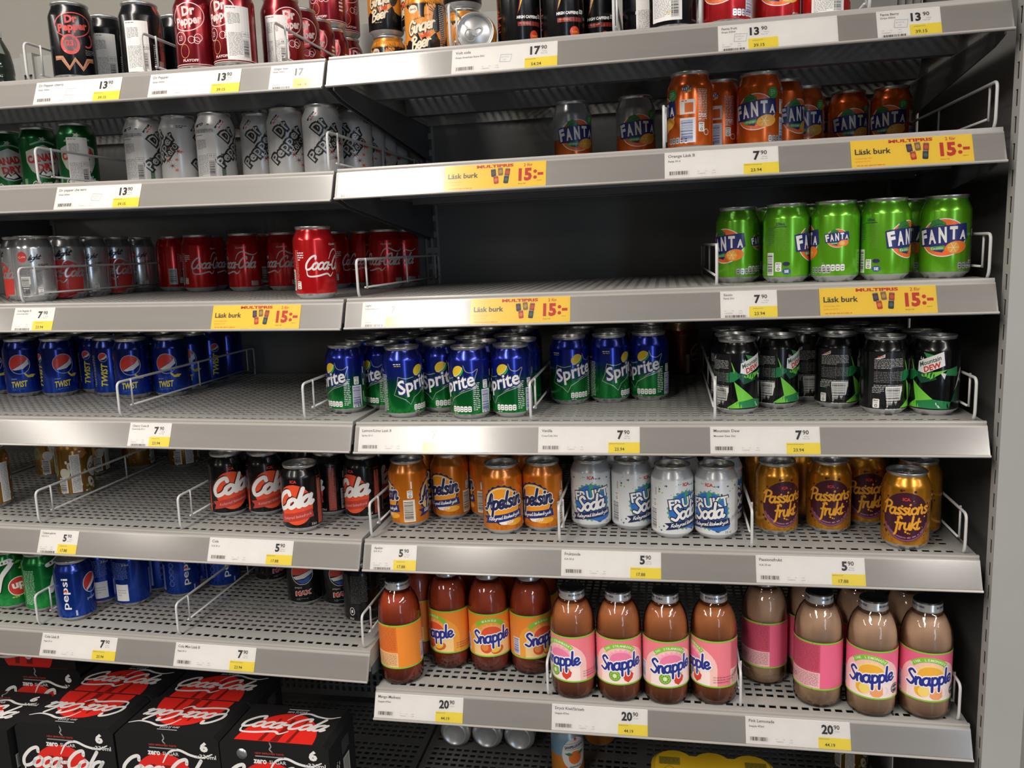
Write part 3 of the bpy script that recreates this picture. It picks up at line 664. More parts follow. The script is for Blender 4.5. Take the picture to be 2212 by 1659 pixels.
def cc_logo(d, m, cx, cy, w, L=3, rot=0, k=1.0):
    d.script(m, 'Coca-Cola', cx, cy, w, w*.092*k, w*.04, L, rot, .45)
    c, s_ = math.cos(math.radians(rot)), math.sin(math.radians(rot)); q = w/100
    P = [(-50, -6), (-47, -14), (-30, -14.5), (-8, -11.5), (0, -15), (9, -9.5)]; d.stroke(m, d.tf([(a*q, b*q*k) for a, b in P], cx, cy, rot), w*.036, L, taper=True)
    P = [(-2, 8), (6, 18), (18, 21.5), (32, 17.5), (46, 16), (58, 20)]; d.stroke(m, d.tf([(a*q, b*q*k) for a, b in P], cx, cy, rot), w*.03, L, taper=True)
def fanta_logo(d, cx, cy, s=1.0, fruit='#f0902c', word='Exotic', rot=4, zero=False, backing='#ee6a2a'):
    def T(P): return d.tf([(x*s, y*s) for x, y in P], cx, cy, rot)
    d.ell(W, cx, cy, 25.5*s, 22*s, 1); d.ell(M(backing), cx, cy, 24.5*s, 21*s, 2)
    d.poly(M('#2c7a35'), T([(-16, 13), (-12, 20), (-4, 22), (3, 17), (5, 10), (-4, 8), (-12, 9)]), 3); d.stroke(M('#1c4a22'), T([(-14, 12), (-4, 16), (4, 13)]), .8*s, 4)
    d.poly(NAVY, T([(-29, 12), (-24, 13), (27, 14), (28, -3), (20, -8), (4, -10), (-2, -17), (-12, -14), (-16, -9), (-28, -8)]), 4)
    for ch, x, y, r, h in (('F', -22.5, 2.5, 6, 17), ('A', -12, 2.2, 2, 16.5), ('N', -.5, 3, -1, 18), ('T', 11, 4.2, -3, 15), ('A', 21.5, 1.2, -5, 10.5)):
        q = d.tf([(x*s, y*s)], cx, cy, rot)[0]; d.text(W, ch, q[0], q[1], (8.4 if h > 12 else 7.5)*s, h*s, 6, rot+r, 0, .045)
    q = T([(-7, -11.5)])[0]; d.rect(M('#4fa24a'), q[0], q[1], 16*s, 4.6*s, 5, rot); d.text(W, word, q[0], q[1], 13*s, 2.8*s, 6, rot)
    q = T([(13, -12.5)])[0]; d.ell(M(fruit), q[0], q[1], 12*s, 7.2*s, 5, 8); d.ell(M('#e5a53a'), q[0]-3*s, q[1], 6.5*s, 6*s, 6)
    for a in range(0, 180, 60): d.stroke(M('#f3d9a0'), d.tf([(-6*s, 0), (6*s, 0)], q[0]-3*s, q[1], a), .6*s, 7, smooth=False)
def k_fanta(col, fruit, word, lay=0, backing='#ee6a2a', badge=True, dark=False):
    d = D(); fanta_logo(d, 0, 55, 1.17, fruit, word, backing=backing)
    if badge: d.ell(M('#3f9a45'), 26, 80, 8, 8, 7); d.lines(M('#d8ecd0'), 26, 80, 9, 9, 4, 8, .35)
    nutri(d, 22, 17, 5, SIL)
    B = 62 if lay == 0 else -58        # where the back panel sits
    ink = W if not dark else DKB
    fanta_logo(d, B-13, 86, .24, fruit, ' ', backing=backing) if lay == 0 else None
    if lay == 0:
        d.rect(ink, B-12, 62, 22, 20, 2); d.rect(M(col), B-10, 61, 12, 13, 3); d.lines(M(col), B-12, 70, 18, 3, 1, 3, .5); d.lines(ink, B+10, 64, 15, 44, 20, 2, .35, 4)
        d.barcode(B-12, 30, 22, 34, 2, True, '#dfe3ea', '#4a5a94'); pant(d, B+8, 34); d.lines(ink, B+10, 48, 13, 9, 3, 2, .4); d.ring(ink, B+16, 27, 4, 4, .7, 2, 14)
    else:
        d.text(DKB, '330mL', B+4, 83, 13, 4.4, 2, 0, 0, .02); d.rect(DKB, B+4, 79, 18, 1, 2); d.lines(M('#5f8f30'), B+6, 60, 20, 34, 17, 2, .35, 4); d.lines(M('#3a5a4a'), B-10, 66, 10, 26, 10, 2, .35, 9)
        d.barcode(B-11, 27, 11, 32, 2, True, '#e4e6e0', '#22301c'); pant(d, B+1.5, 23); d.ell(DKB, B+12.5, 27, 5, 3, 2); d.ell(M('#36508c'), B+13, 16.5, 6, 4.2, 2); d.text(W, 'SE', B+13, 16.5, 6, 4, 3, 0, 0, .03)
        fanta_logo(d, 58, 60, .58, fruit, word, backing=backing); nutri(d, 40, 20, 5, WH)
    return d
def k_sprite():
    d = D(); S = SIL
    d.stroke(S, [(-30, 66), (-33, 50), (-38, 38), (-20, 30), (-12, 22), (-6, 33), (10, 42), (34, 50)], 1.1, 1, smooth=False); d.stroke(S, [(-30, 66), (-18, 63), (-6, 65)], 1.1, 1)
    d.stroke(S, [(14, 84), (18, 75), (27, 73), (36, 78), (32, 66), (31, 57), (36, 50)], 1.1, 1)
    d.poly(S, [(4, 41), (20, 48), (35, 50), (31, 54), (18, 50)], 1)
    d.ell(M('#e2c02c'), 4, 75, 10, 8.2, 2, 35); d.poly(M('#2a9a3c'), d.tf([(-10, -2), (-4, -7), (4, -8), (9, -5), (10.5, 0), (4, -4), (-4, -4.5)], 4, 75, 35), 3); d.stroke(W, d.tf([(-10, -2), (-4, -4.7), (4, -4), (10.5, 0)], 4, 75, 35), .8, 4)
    d.text(NAVY, 'Sprite', 0, 52.5, 66, 32, 4, 15, .16, .09); d.text(W, 'Sprite', 0, 53, 64, 28.5, 5, 15, .16, .022)
    d.lines(W, -24, 86, 26, 2, 1, 2, .7); d.lines(M('#d8b93a'), -24, 83, 24, 2, 1, 2, .6); nutri(d, -4, 17)
    d.lines(W, 30+3, 36, 11, 44, 15, 2, .35, 6); d.barcode(50, 28, 17, 36, 2, True, '#dcdcec', '#3a3a78'); pant(d, 49, 54); d.lines(W, 64, 50, 3, 60, 3, 2, .5)
    d.lines(W, -62, 40, 22, 60, 24, 2, .35, 8); d.textb(W, '330ml', -72, 74, 3.5)
    return d
def k_dew():
    d = D(); g1, g2, g3 = M('#6fc43c'), M('#1f7a44'), M('#0f4a30')
    for m, P in ((g1, [(-30, 84), (-24, 62), (-20, 60)]), (g2, [(-36, 62), (-22, 66), (-14, 58), (-24, 50), (-36, 48)]), (g3, [(-22, 62), (4, 66), (10, 52), (-10, 46)]), (g1, [(-24, 50), (6, 24), (-18, 20)]), (g1, [(-14, 58), (12, 62), (24, 66), (2, 52)]),
                 (g2, [(6, 24), (30, 20), (28, 10), (-4, 11)]), (g1, [(-36, 10), (-18, 22), (-10, 11)]), (g2, [(-18, 20), (8, 24), (-4, 11), (-20, 11)]), (M('#d8dcd8'), [(10, 20), (16, 12), (8, 13)]), (M('#d8dcd8'), [(14, 62), (20, 52), (22, 60)]),
                 (g2, [(24, 66), (40, 70), (40, 56), (20, 58)]), (g3, [(30, 20), (42, 44), (44, 20)]), (M('#3a8a4a'), [(-8, 90), (0, 76), (6, 86)]), (M('#d8dcd8'), [(-10, 92), (-7, 78), (-12, 80)])):
        d.poly(m, P, 1)
    d.poly(W, d.tf([(-20, -4), (-14, 9), (21, 10), (16, -9), (-12, -10)], 2, 74, 22), 2); d.text(M('#2f5a44'), 'Mountain', 1, 77.5, 29, 6.4, 3, 22, .2, .02); d.text(RED, 'DEW', 4, 69.5, 23, 8, 3, 22, .2, .04)
    d.poly(W, [(36, 36), (48, 66), (58, 68), (56, 44), (46, 50)], 2); d.poly(g3, [(40, 40), (48, 60), (54, 64), (52, 46), (46, 54)], 3)
    B = -54; d.rect(K, B, 50, 52, 80, 1); d.poly(W, d.tf([(-7, -2), (7, 2.5), (6, -2), (-5, -3.5)], B-10, 84, 10), 2); d.text(RED, 'DEW', B-9, 84, 9, 2.6, 3, 10, .2, .04)
    d.lines(WH, B+2, 74, 40, 15, 7, 2, .3, 4); d.lines(M('#8a8a8a'), B+2, 55, 40, 16, 7, 2, .28, 9); d.lines(WH, B+2, 42, 40, 4, 2, 2, .3)
    for x in (-14, 4, 14): d.rect(M('#77777a'), B+x, 56, .4, 20, 2)
    d.barcode(B+10, 25, 24, 33, 2, True, '#dcdcd8', '#1b1b1b'); pant(d, B-14, 17); d.lines(WH, B-12, 36, 16, 9, 4, 2, .3)
    return d
def k_icola():
    d = D(); o = M('#e5502c'); dk = M('#8e2418'); band = M('#b83a30')
    d.ell(o, 0, 48, 30, 34, 1, 12); d.poly(band, d.tf([(-36, -6), (30, -6), (30, 8), (-36, 8), (-31, 1)], 0, 27, 10), 2)
    d.text(M('#e0a598'), 'Kolsyrad läskedryck', 2, 27.5, 50, 6, 3, 10, .2); d.script(M('#5c1410'), 'Cola', -1.5, 54.5, 60, 14, 7.4, 4, 10, .32); d.script(W, 'Cola', 0, 53, 60, 14, 6.8, 6, 10, .32)
    d.text(RED, 'ICA', 0, 87, 11, 5, 2, 0, 0, .05); d.textb(W, '33cl', 26, 11.5, 4)
    d.rect(M('#b04030'), 46, 51, 13, 80, 1); d.lines(M('#d08a78'), 46, 50, 11, 74, 30, 2, .25, 5)
    d.barcode(70, 30, 17, 36, 2, True, '#d8d8d4', '#20201e'); pant(d, 71, 56); d.rect(W, 68, 72, 2.4, 12, 2); d.rect(o, -44, 51, 5, 80, 1)
    return d
def k_apel():
    d = D()
    for q, u in enumerate((0, 101)):
        d.star(DKB, u, 50, 33, 30.5, 20, 1); d.ell(M('#f3c56a'), u, 50, 29, 29, 2); d.ell(M('#ee9a24'), u+2, 51, 26, 26, 3); d.ring(M('#fbe6b8'), u, 50, 26.5, 26.5, .7, 4, 40, 40, 170)
        d.ell(M('#e8a428'), u+20, 21, 14, 5, 3, 5); d.ell(W, u+6, 22, 12, 4, 3, 4)
        d.poly(NAVY, d.tf([(-34, -6), (34, -6), (34, 6), (-34, 6), (-28, 0)], u, 29, 9), 4); d.script(W, 'Kolsyrad läskedryck', u+3, 29.5, 54, 2.6, .9, 5, 9)
        d.script(DKB, 'Apelsin', u, 53, 64, 12.5, 4.4, 7, 9, .3, W, 1.3)
        d.text(M('#c8461e'), 'ICA', u, 87, 11, 5, 2, 0, 0, .05); d.textb(M('#9a4a14'), '33 cl', u+22, 11.5, 3.6)
    d.barcode(51, 30, 19, 37, 2, True, '#e2dcd0', '#3a2c1c'); pant(d, 53, 58); d.rect(W, 56, 73, 2.4, 12, 2); d.lines(M('#b5601a'), -50, 48, 16, 70, 30, 1, .3)
    return d
def k_frukt():
    d = D(); rnd = random.Random(4)
    for k in range(46):
        u = rnd.uniform(-46, 46); v = rnd.choice((rnd.uniform(68, 92), rnd.uniform(12, 22), rnd.uniform(20, 90) if abs(u) > 34 else 84)); r = rnd.choice((.6, .8, 1.1, 1.6)); d.ell(M(rnd.choice(('#2f5fa8', '#3a4a46', '#7ab04a', '#45566a'))), u, v, r, r, 1, n=8)
    d.star(M('#6a9a78'), 0, 46, 31.5, 28.5, 26, 1); d.ell(M('#2f6cba'), 0, 46, 28, 28, 2); d.poly(M('#3f9a78'), [(-4, 74), (4, 74), (1, 46)], 3); d.poly(M('#3f9a78'), [(14, 70), (20, 66), (2, 46)], 3); d.ell(M('#2a66b8'), 16, 22, 16, 7, 3, 5)
    d.text(DKB, 'FRUKT', 1, 58.5, 60, 18.5, 4, 8, 0, .07); d.text(W, 'FRUKT', 1, 58.5, 57, 15.5, 5, 8, 0, .03)
    d.script(W, 'Soda', -1, 41, 46, 11.5, 3.9, 7, 10, .2, DKB, 1.6)
    d.poly(DKB, d.tf([(-34, -5.5), (32, -5.5), (32, 5.5), (-34, 5.5), (-28, 0)], 0, 25, 8), 4); d.script(W, 'Kolsyrad läskedryck', 2, 25.2, 54, 2.6, .9, 8, 8)
    d.text(RED, 'ICA', 0, 86, 12, 5.2, 2, 0, 0, .05); d.textb(GRY, '33 cl', 24, 11, 4)
    d.barcode(-54, 30, 16, 36, 2, True, '#dcdcdc', '#3a3a3c'); pant(d, -52, 56); d.rect(M('#bba9a4'), -50, 74, 2.4, 12, 2); d.lines(LGR, 50, 50, 14, 76, 40, 2, .35, 7)
    return d
def k_pass():
    d = D(); p = M('#3e1424'); g = M('#dd9a28'); rnd = random.Random(9)
    d.ell(p, 0, 50, 33, 36, 1); d.ring(M('#7d4668'), 0, 50, 31, 34, 2.4, 2, 40, 200, 345)
    d.script(g, 'Passions', 0, 60, 62, 9.5, 3.0, 4, 4, .18); d.script(g, 'frukt', 2, 38, 36, 9.5, 3.0, 4, 4, .18)
    d.text(RED, 'ICA', 0, 76, 10, 4.6, 3, 0, 0, .05); d.arc_text(M('#b07a94'), 'KOLSYRAD LÄSKEDRYCK MED SMAK AV FRUKT', 0, 50, 30, 2.1, 215, 325, 3, .02, True)
    for k in range(34):
        a = rnd.uniform(0, 2*PI); r = rnd.uniform(.8, 2.3)
        if k < 14: d.ell(g, 18*math.cos(a)+8, 50+24*math.sin(a), r*.8, r*.8, 3, n=8)
        else: d.ell(p, 36*math.cos(a), 50+39*math.sin(a), r, r, 1, n=8)
    d.textb(M('#6a4010'), '33 cl', 28, 11, 3.6); d.barcode(60, 34, 16, 36, 2, True, '#b9913c', '#3c2a10'); d.lines(M('#7a5018'), -56, 50, 14, 74, 30, 2, .3); pant(d, 62, 60)
    return d
def k_coke():
    d = D(); cc_logo(d, WH, 0, 52, 76, 2, 0, 1.5); d.text(WH, 'CLASSIC', 10, 84, 20, 3, 2, 0, 0, .02)
    B = -62; d.lines(M('#d88a80'), B+6, 46, 8, 60, 26, 2, .35, 5); d.lines(WH, B+14, 66, 12, 14, 4, 2, .5); d.barcode(B-8, 30, 16, 32, 2, True, '#c9c9c4', '#2c2422'); pant(d, B+9, 22, 8, 12)
    d.rect(SIL, 34, 16, 16, 9, 2); nutri(d, 52, 17, 4, SIL)
    return d
def k_light():
    d = D(); d.ell(RED, 0, 36, 36, 34, 1); d.poly(RED, [(-36, 36), (36, 36), (34, 11), (-34, 11)], 1)
    cc_logo(d, SIL, 0, 46, 74, 2, 0, 1.5); d.script(K, 'light', 6, 80, 26, 5, 2.1, 2, 6, .5)
    B = 101; d.ell(RED, B-16, 76, 8, 9, 1); d.text(W, 'Cola', B-16, 76, 12, 3.4, 2, 6); d.script(K, 'light', B+4, 74, 20, 4, 1.5, 2, 6, .5)
    d.barcode(B-14, 26, 16, 34, 2, True, '#c6c6c2', '#3c3c3c'); d.lines(GRY, B-14, 54, 18, 16, 8, 2, .4); d.lines(K, B+16, 62, 16, 4, 2, 2, .6); d.lines(GRY, B+6, 40, 12, 26, 12, 2, .35); pant(d, B+8, 18, 8, 12); d.rect(K, B+22, 14, 4, 4, 2)
    return d
def k_twist():
    d = D(); u0 = -4
    def globe(cu, cv, r):
        d.ring(M('#b9c4de'), cu, cv, r, r*1.02, .9, 2)
        P = [(r*.97*math.cos(math.radians(a)), r*.97*math.sin(math.radians(a))) for a in range(35, 216, 9)]; d.poly(M('#d43a30'), d.tf(P+[(0, -.1*r), (.45*r, .15*r)], cu, cv), 2)
        d.poly(M('#d4d8dc'), d.tf([(r*.8, r*.55), (.45*r, .12*r), (0, -.14*r), (-.76*r, -.58*r), (-.35*r, -.62*r), (.3*r, -.5*r), (.9*r, -.02*r)], cu, cv), 2)
    globe(u0, 64, 18); globe(-52, 76, 8)
    d.poly(M('#d8c83c'), d.tf([(-9, 3), (-3, -4), (6, -4), (11, 1), (4, 2), (-2, 0), (-7, 6)], u0+15, 42), 4); d.text(M('#cfd3dd'), 'pepsi', u0-12, 36, 10, 3, 2)
    d.text(M('#e2d43a'), 'TWIST', u0-4, 26, 28, 12, 3, 4, .15, .03); d.lines(M('#5a6cae'), u0-6, 16, 22, 4, 2, 2, .4)
    d.text(M('#e2d43a'), 'TWIST', -52, 42, 44, 12, 3, 86, .15, .03); d.lines(WH, -72, 50, 6, 60, 20, 2, .3)
    return d
def k_pepsi():
    d = D(); d.text(W, 'pepsi', 0, 54, 58, 15, 2, 88, 0, .012); d.ell(M('#d43a30'), -.8, 58, 3.4, 3.4, 3); d.ell(W, -.8, 56.6, 3, 1.2, 4)
    c = 44; d.ring(W, c, 66, 15, 18, 1.0, 2); d.poly(M('#c8322c'), [(c-14, 62), (c-13, 74), (c-6, 82), (c+4, 83), (c+10, 78), (c+4, 70), (c-4, 62), (c-10, 56)], 2); d.poly(WH, [(c+10, 78), (c+14, 68), (c+2, 60), (c-10, 52), (c-10, 56), (c+4, 70)], 2)
    d.text(M('#c9d2ea'), 'pepsi', c-2, 38, 16, 6, 2, 4); d.rect(M('#aeb8d0'), 14, 17, 3, 10, 2)
    for k in range(4): d.ring(M('#6f84c4'), -28, 66-k*12, 4.4, 5, .8, 2, 14)
    B = 96; d.rect(STICK, B-8, 30, 24, 32, 2); d.lines(M('#a9a7a0'), B-8, 30, 16, 14, 3, 3, .3); d.lines(M('#6f84c4'), B-10, 72, 30, 34, 14, 2, .35); d.text(WH, '33cl', B+2, 84, 12, 4, 2); d.rect(M('#8b9cd0'), -52, 40, 14, 50, 1); d.lines(M('#2c3c8c'), -52, 40, 12, 46, 20, 2, .3)
    return d
def k_max():
    d = D(); c = -2; r = 20
    d.ring(W, c, 64, r, r*1.05, 1.0, 2); P = [(r*.95*math.cos(math.radians(a)), r*math.sin(math.radians(a))) for a in range(20, 200, 10)]
    d.poly(M('#d8402f'), d.tf(P+[(-.2*r, -.1*r), (.5*r, .2*r)], c, 64), 2); d.poly(W, d.tf([(r*.9, r*.3), (.5*r, .15*r), (-.2*r, -.15*r), (-.9*r, -.35*r), (-.6*r, -.6*r), (.2*r, -.45*r), (.95*r, 0)], c, 64), 2)
    d.poly(M('#2c5cb4'), d.tf([(r*.93, -.1*r), (.2*r, -.55*r), (-.55*r, -.68*r), (0, -.98*r), (.6*r, -.8*r)], c, 64), 2)
    d.text(WH, 'pepsi', c-8, 37, 13, 4.4, 2); d.text(M('#d4d0cc'), 'MAX', c+1, 27, 31, 10, 2, 6, .15, .09); d.text(M('#d8382c'), 'MAX', c+1, 27, 28, 8, 3, 6, .15, .03); d.lines(M('#8a8a90'), c-2, 15, 22, 4, 2, 2, .4)
    B = 100; d.lines(M('#7c7c7c'), B+2, 66, 30, 50, 22, 2, .22, 4); d.ring(W, B-12, 26, 4.5, 7, 1.0, 2, 14); d.rect(W, B-12, 26, 3, 5, 2); d.textb(W, '33cl', B-18, 11, 4)
    d.lines(M('#77777c'), -56, 50, 20, 70, 26, 2, .3)
    return d
def k_7up():
    d = D(); d.script(M('#0d3a1c'), '7', -8, 58, 30, 26, 9, 2, 0, .1); d.script(W, '7', -10, 59, 30, 26, 8, 4, 0, .1); d.ell(M('#e8e6e0'), 12, 44, 18, 18.5, 4); d.ell(M('#d2342a'), 12, 44, 16.5, 17, 5); d.text(W, 'up', 12, 44, 22, 15, 6, 6, 0, .04)
    d.poly(M('#c8c83a'), d.tf([(-8, 2), (-2, 7), (7, 5), (8, 0), (0, -2)], 22, 76), 2); d.poly(M('#5aae3a'), d.tf([(-8, 2), (0, 8), (8, 6), (2, 3)], 14, 86), 2)
    d.lines(M('#d8c83c'), 12, 24, 26, 3, 1, 2, .6); rnd = random.Random(2)
    for k in range(30): d.ell(M('#15713a'), rnd.uniform(-50, 50), rnd.uniform(11, 24), .9, .9, 1, n=6)
    d.barcode(84, 34, 16, 34, 2, True); d.lines(M('#bfe0c0'), -60, 50, 22, 66, 24, 2, .3)
    return d
def k_drp(st=None):
    d = D(); c = M('#e8ccc8')
    d.ring(c, 0, 80, 25, 20, 1.3, 2, 36, -150, 185, 12); d.text(c, 'Dr', 2, 89, 20, 14, 3, 8, .1, .05); d.text(c, 'Pepper', 1, 73, 40, 17, 3, 8, .1, .04)
    for (u, v, r) in ((-14, 50, 9), (4, 47, 5), (14, 50, 5.5), (12, 46, 4.5)): d.ring(c, u, v, r, r, .9, 2, 20)
    d.text(c, '23', -14, 50, 7, 7, 2); d.ring(M('#c88a58'), -8, 31, 7, 10, .8, 2, 20); d.text(c, 'PLAYOFF', 0, 17.5, 24, 4, 2, 0, 0, .03)
    for v in (9.6, 11.6, 13.4): d.ring  # stripes below
    for v in (9.4, 12.0): d.rect(c, 0, v, 200, 1.0, 2)
    for k in range(8): d.rect(c, 40, 74-k*6.2, 9, 3.2, 2)
    if st is not None: sticker(d, st)
    return d
def k_cherry(st=None):
    d = D(); r = M('#cf4a48'); b = M('#b57b5a'); b2 = M('#8a563c')
    d.ring(r, 2, 83, 27, 18, 1.6, 2, 36, -160, 175, 8); d.text(r, 'Dr', 0, 92, 18, 12, 3, 8, .1, .05); d.text(r, 'Pepper', 2, 79, 44, 15, 3, 8, .1, .05)
    d.ell(r, -4, 54, 14, 15, 2); d.ell(M('#6d5058'), -4, 55, 10, 11, 3); d.text(r, '23', -4, 56, 10, 9, 4, 0, 0, .04); d.ring(r, 22, 62, 8, 10, 2.2, 2, 20, -120, 60)
    d.lines(LGR, 26, 44, 18, 9, 4, 2, .35); z = [(-30, 34), (-18, 34), (-8, 18), (1, 32), (11, 18), (20, 32), (30, 33)]; d.stroke(b, z, 6.5, 2, smooth=False); d.stroke(b2, [(u, v-1.2) for u, v in z], 1.2, 3, smooth=False)
    if st is not None: sticker(d, st)
    return d
def k_blackred(st=None):
    d = D(); r = M('#c13a34'); d.rect(r, 42, 62, 34, 104, 1); rnd = random.Random(3)
    for k in range(14): 
        u = rnd.uniform(34, 60); v = rnd.uniform(10, 84); d.star(M('#4a1c1c'), u, v, 3, rnd.uniform(5, 9), 5, 2)
    d.rect(M('#c9a09a'), 30, 20, 10, 22, 3); d.lines(WH, 18, 32, 3, 46, 16, 2, .4)
    if st is not None: sticker(d, st)
    return d
def k_drz(st=None):
    d = D(); g = M('#c3c2c0', .35, .3)
    for u in (0, 82):
        d.text(K, 'Dr', u-6, 84, 27, 24, 2, 50, .0, .13); d.text(g, 'Dr', u-6, 84, 23, 18, 3, 50, 0, .015)
        d.text(K, 'Pepper', u+2, 58, 74, 27, 2, 50, 0, .13); d.text(g, 'Pepper', u+2, 58, 70, 20, 3, 50, 0, .015)
        d.text(K, 'zero', u+20, 58, 30, 14, 2, 50, 0, .13); d.text(g, 'zero', u+20, 58, 27, 8.4, 3, 50, 0, .0); rnd = random.Random(u+5)
        for k in range(11):
            d.star(M(rnd.choice(('#e0512c', '#d8643a', '#7a2c3c', '#c8402c'))), u+rnd.uniform(12, 38), rnd.uniform(26, 66), 1.6, rnd.uniform(4, 10), rnd.choice((5, 6, 7)), 1, .7)
        d.stroke(K, [(u-26, 92), (u-14, 106)], 3, 1, smooth=False); d.stroke(M('#c8402c'), [(u-20, 92), (u-10, 104)], 2, 1, smooth=False); d.lines(K, u+40, 98, 18, 5, 2, 1, .5)
    if st is not None:
        sticker(d, st, 40, 10, 84); d.lines(K, st, 88, 36, 6, 4, 2, .4); d.script(K, 'zero', st-8, 98, 16, 3.4, 1.4, 2, 12); d.lines(K, st+12, 98, 10, 3, 1, 2, .7); d.rect(M('#6a8a6a'), st+30, 32, 7, 38, 1); d.lines(K, st+30, 32, 6, 36, 14, 2, .4)
    return d
def k_ginger(st=None):
    d = D(); o = M('#dd8a22'); rnd = random.Random(8)
    P = [(-101, 112)]; u = -101
    P = [(-100, 101)]
    while u < 100:
        P.append((u, 42+rnd.uniform(-9, 9)+0.0)); u += rnd.uniform(3, 8)
    P += [(100, 101)]; d.poly(o, P, 1)
    for u in (0, 100):
        d.ell(K, u+26, 70, 9, 22, 2, -12)
        for k in range(12): 
            a = rnd.uniform(20, 160); d.stroke(K, [(u+26, 74), (u+26+16*math.cos(math.radians(a)), 74+20*math.sin(math.radians(a)))], 1.4, 2, smooth=False)
        d.ell(M('#e8d8c0'), u-14, 83, 8, 6, 3); d.text(M('#7a3c1c'), 'GRACE', u-14, 83, 11, 3, 4, 0, 0, .03); d.text(K, 'JAMAICAN STYLE', u-2, 70, 32, 3.4, 3, 14)
        d.script(K, 'Ginger', u-1, 56, 44, 9, 5.2, 3, 14, .3); d.script(M('#e5d6b8'), 'Ginger', u-1, 57, 44, 9, 3.0, 5, 14, .3); d.script(M('#e5d6b8'), 'Beer', u-4, 32, 34, 9, 3.0, 5, 14, .3)
        d.poly(M('#d8481e'), d.tf([(-7, -3), (-8, 4), (-3, 0), (0, 5), (3, 0), (8, 4), (7, -3)], u+4, 45, 14), 6); d.lines(M('#b8a888'), u+2, 21, 30, 2, 1, 2, .5)
    if st is not None: d.rect(M('#5a5654'), st, 50, 16, 82, 3); d.lines(WH, st, 50, 13, 78, 28, 4, .35)
    return d
def k_volt(st=None):
    d = D(); y = M('#e8c02c')
    d.poly(M('#a03424'), [(4, 150), (16, 150), (2, 100), (8, 104), (-12, 54), (-4, 92), (-9, 88)], 1); d.poly(y, [(6, 150), (14, 150), (0, 98), (5, 101), (-10, 58), (-2, 95), (-6, 91)], 2)
    d.text(W, 'HIGH CAFFEINE', 4, 51, 34, 4.4, 2, 3, .15, .05); d.text(W, '320', 27, 54, 9, 6, 2, 3, .15, .05); d.rect(M('#8e2a20'), 8, 42, 40, 6, 1, 3); d.lines(M('#d86a50'), 8, 42, 36, 3, 1, 2, .5)
    d.ell(M('#d8381e'), 14, 25, 8, 8, 2); d.text(y, 'TAURIN', 14, 25, 10, 3, 3, 4, 0, .03); rnd = random.Random(1)
    for k in range(60): d.rect(M('#a8382a'), -52+rnd.uniform(-10, 10), 14+rnd.uniform(0, 130), rnd.uniform(4, 12), 1.4, 1)
    if st is not None: sticker(d, st, 44, 14, 120)
    return d
def k_canada(st=None):
    d = D(); r = M('#bf3230')
    d.poly(M('#b9bcb4'), [(-30, 74), (-14, 80), (0, 86), (14, 80), (30, 74), (30, 50), (20, 32), (4, 27), (-8, 29), (-22, 40), (-30, 56)], 1)
    d.text(r, 'CANADA', 0, 64, 56, 14, 2, 10, 0, .06); d.text(r, 'DRY', 4, 48, 34, 13, 2, 8, 0, .06); d.poly(K, [(-12, 34), (-4, 43), (2, 36), (8, 44), (16, 37), (20, 33), (4, 29)], 2); d.poly(W, [(-8, 34), (-4, 40), (0, 35), (8, 41), (13, 35), (4, 31)], 3)
    d.stroke(M('#7fae86'), [(-20, 86), (0, 92), (20, 88)], 3, 1); d.star(M('#c8d0c4'), 0, 96, 3, 7, 5, 1, .7); d.script(WH, 'Ginger Ale', 2, 18, 50, 4.4, 1.8, 2, 6, .15); d.rect(M('#7fae86'), -36, 20, 7, 14, 1, 0, 1)
    u = 66; d.ell(M('#b9bcb4'), u, 80, 11, 10, 1); d.text(r, 'CANADA', u, 81, 17, 4, 2, 8, 0, .05); d.rect(M('#86b83a'), u+4, 48, 40, 26, 1); d.lines(M('#4c7a2a'), u, 49, 28, 20, 8, 2, .3); d.barcode(-70, 40, 20, 36, 2, True)
    if st is not None: sticker(d, st, 34, 10, 92)
    return d
def k_cider(st=None):
    d = D(); rnd = random.Random(12)
    for k in range(16): d.ell(M(rnd.choice(('#d6d2c4', '#c8c4b4', '#8a8a5a', '#5f7040', '#a06a3a'))), rnd.uniform(-100, 100), rnd.uniform(20, 90), rnd.uniform(5, 13), rnd.uniform(6, 15), 1, rnd.uniform(0, 90), 12)
    for k in range(60): d.ell(M(rnd.choice(('#6f8a48', '#9ab070', '#8a5a2c', '#e2ddcc', '#b98a3a'))), rnd.uniform(-100, 100), rnd.uniform(11, 30) if k % 2 else rnd.uniform(30, 92), rnd.uniform(1.5, 4), rnd.uniform(1.5, 4), 2, 0, 8)
    d.ell(M('#d9d6cc'), 36, 56, 14, 20, 3); d.script(M('#3a3a30'), 'Cider', 36, 56, 22, 5, 1.6, 4); d.rect(STICK, 0, 48, 17, 74, 3); d.lines(LGR, 0, 48, 14, 70, 30, 4, .4); d.barcode(-24, 26, 16, 30, 3, True)
    return d
def k_cherrycoke():
    d = D(); cc_logo(d, M('#b08c80'), 0, 52, 74, 2, 0, 1.4); d.lines(M('#8a5a50'), -60, 50, 24, 70, 26, 2, .35); d.rect(M('#b8a098'), -44, 30, 7, 36, 2); d.ring(M('#9a7a58'), -30, 84, 4, 4, .6, 2, 12); d.text(M('#9a7a70'), 'CLASSIC', -52, 84, 18, 3, 2); return d
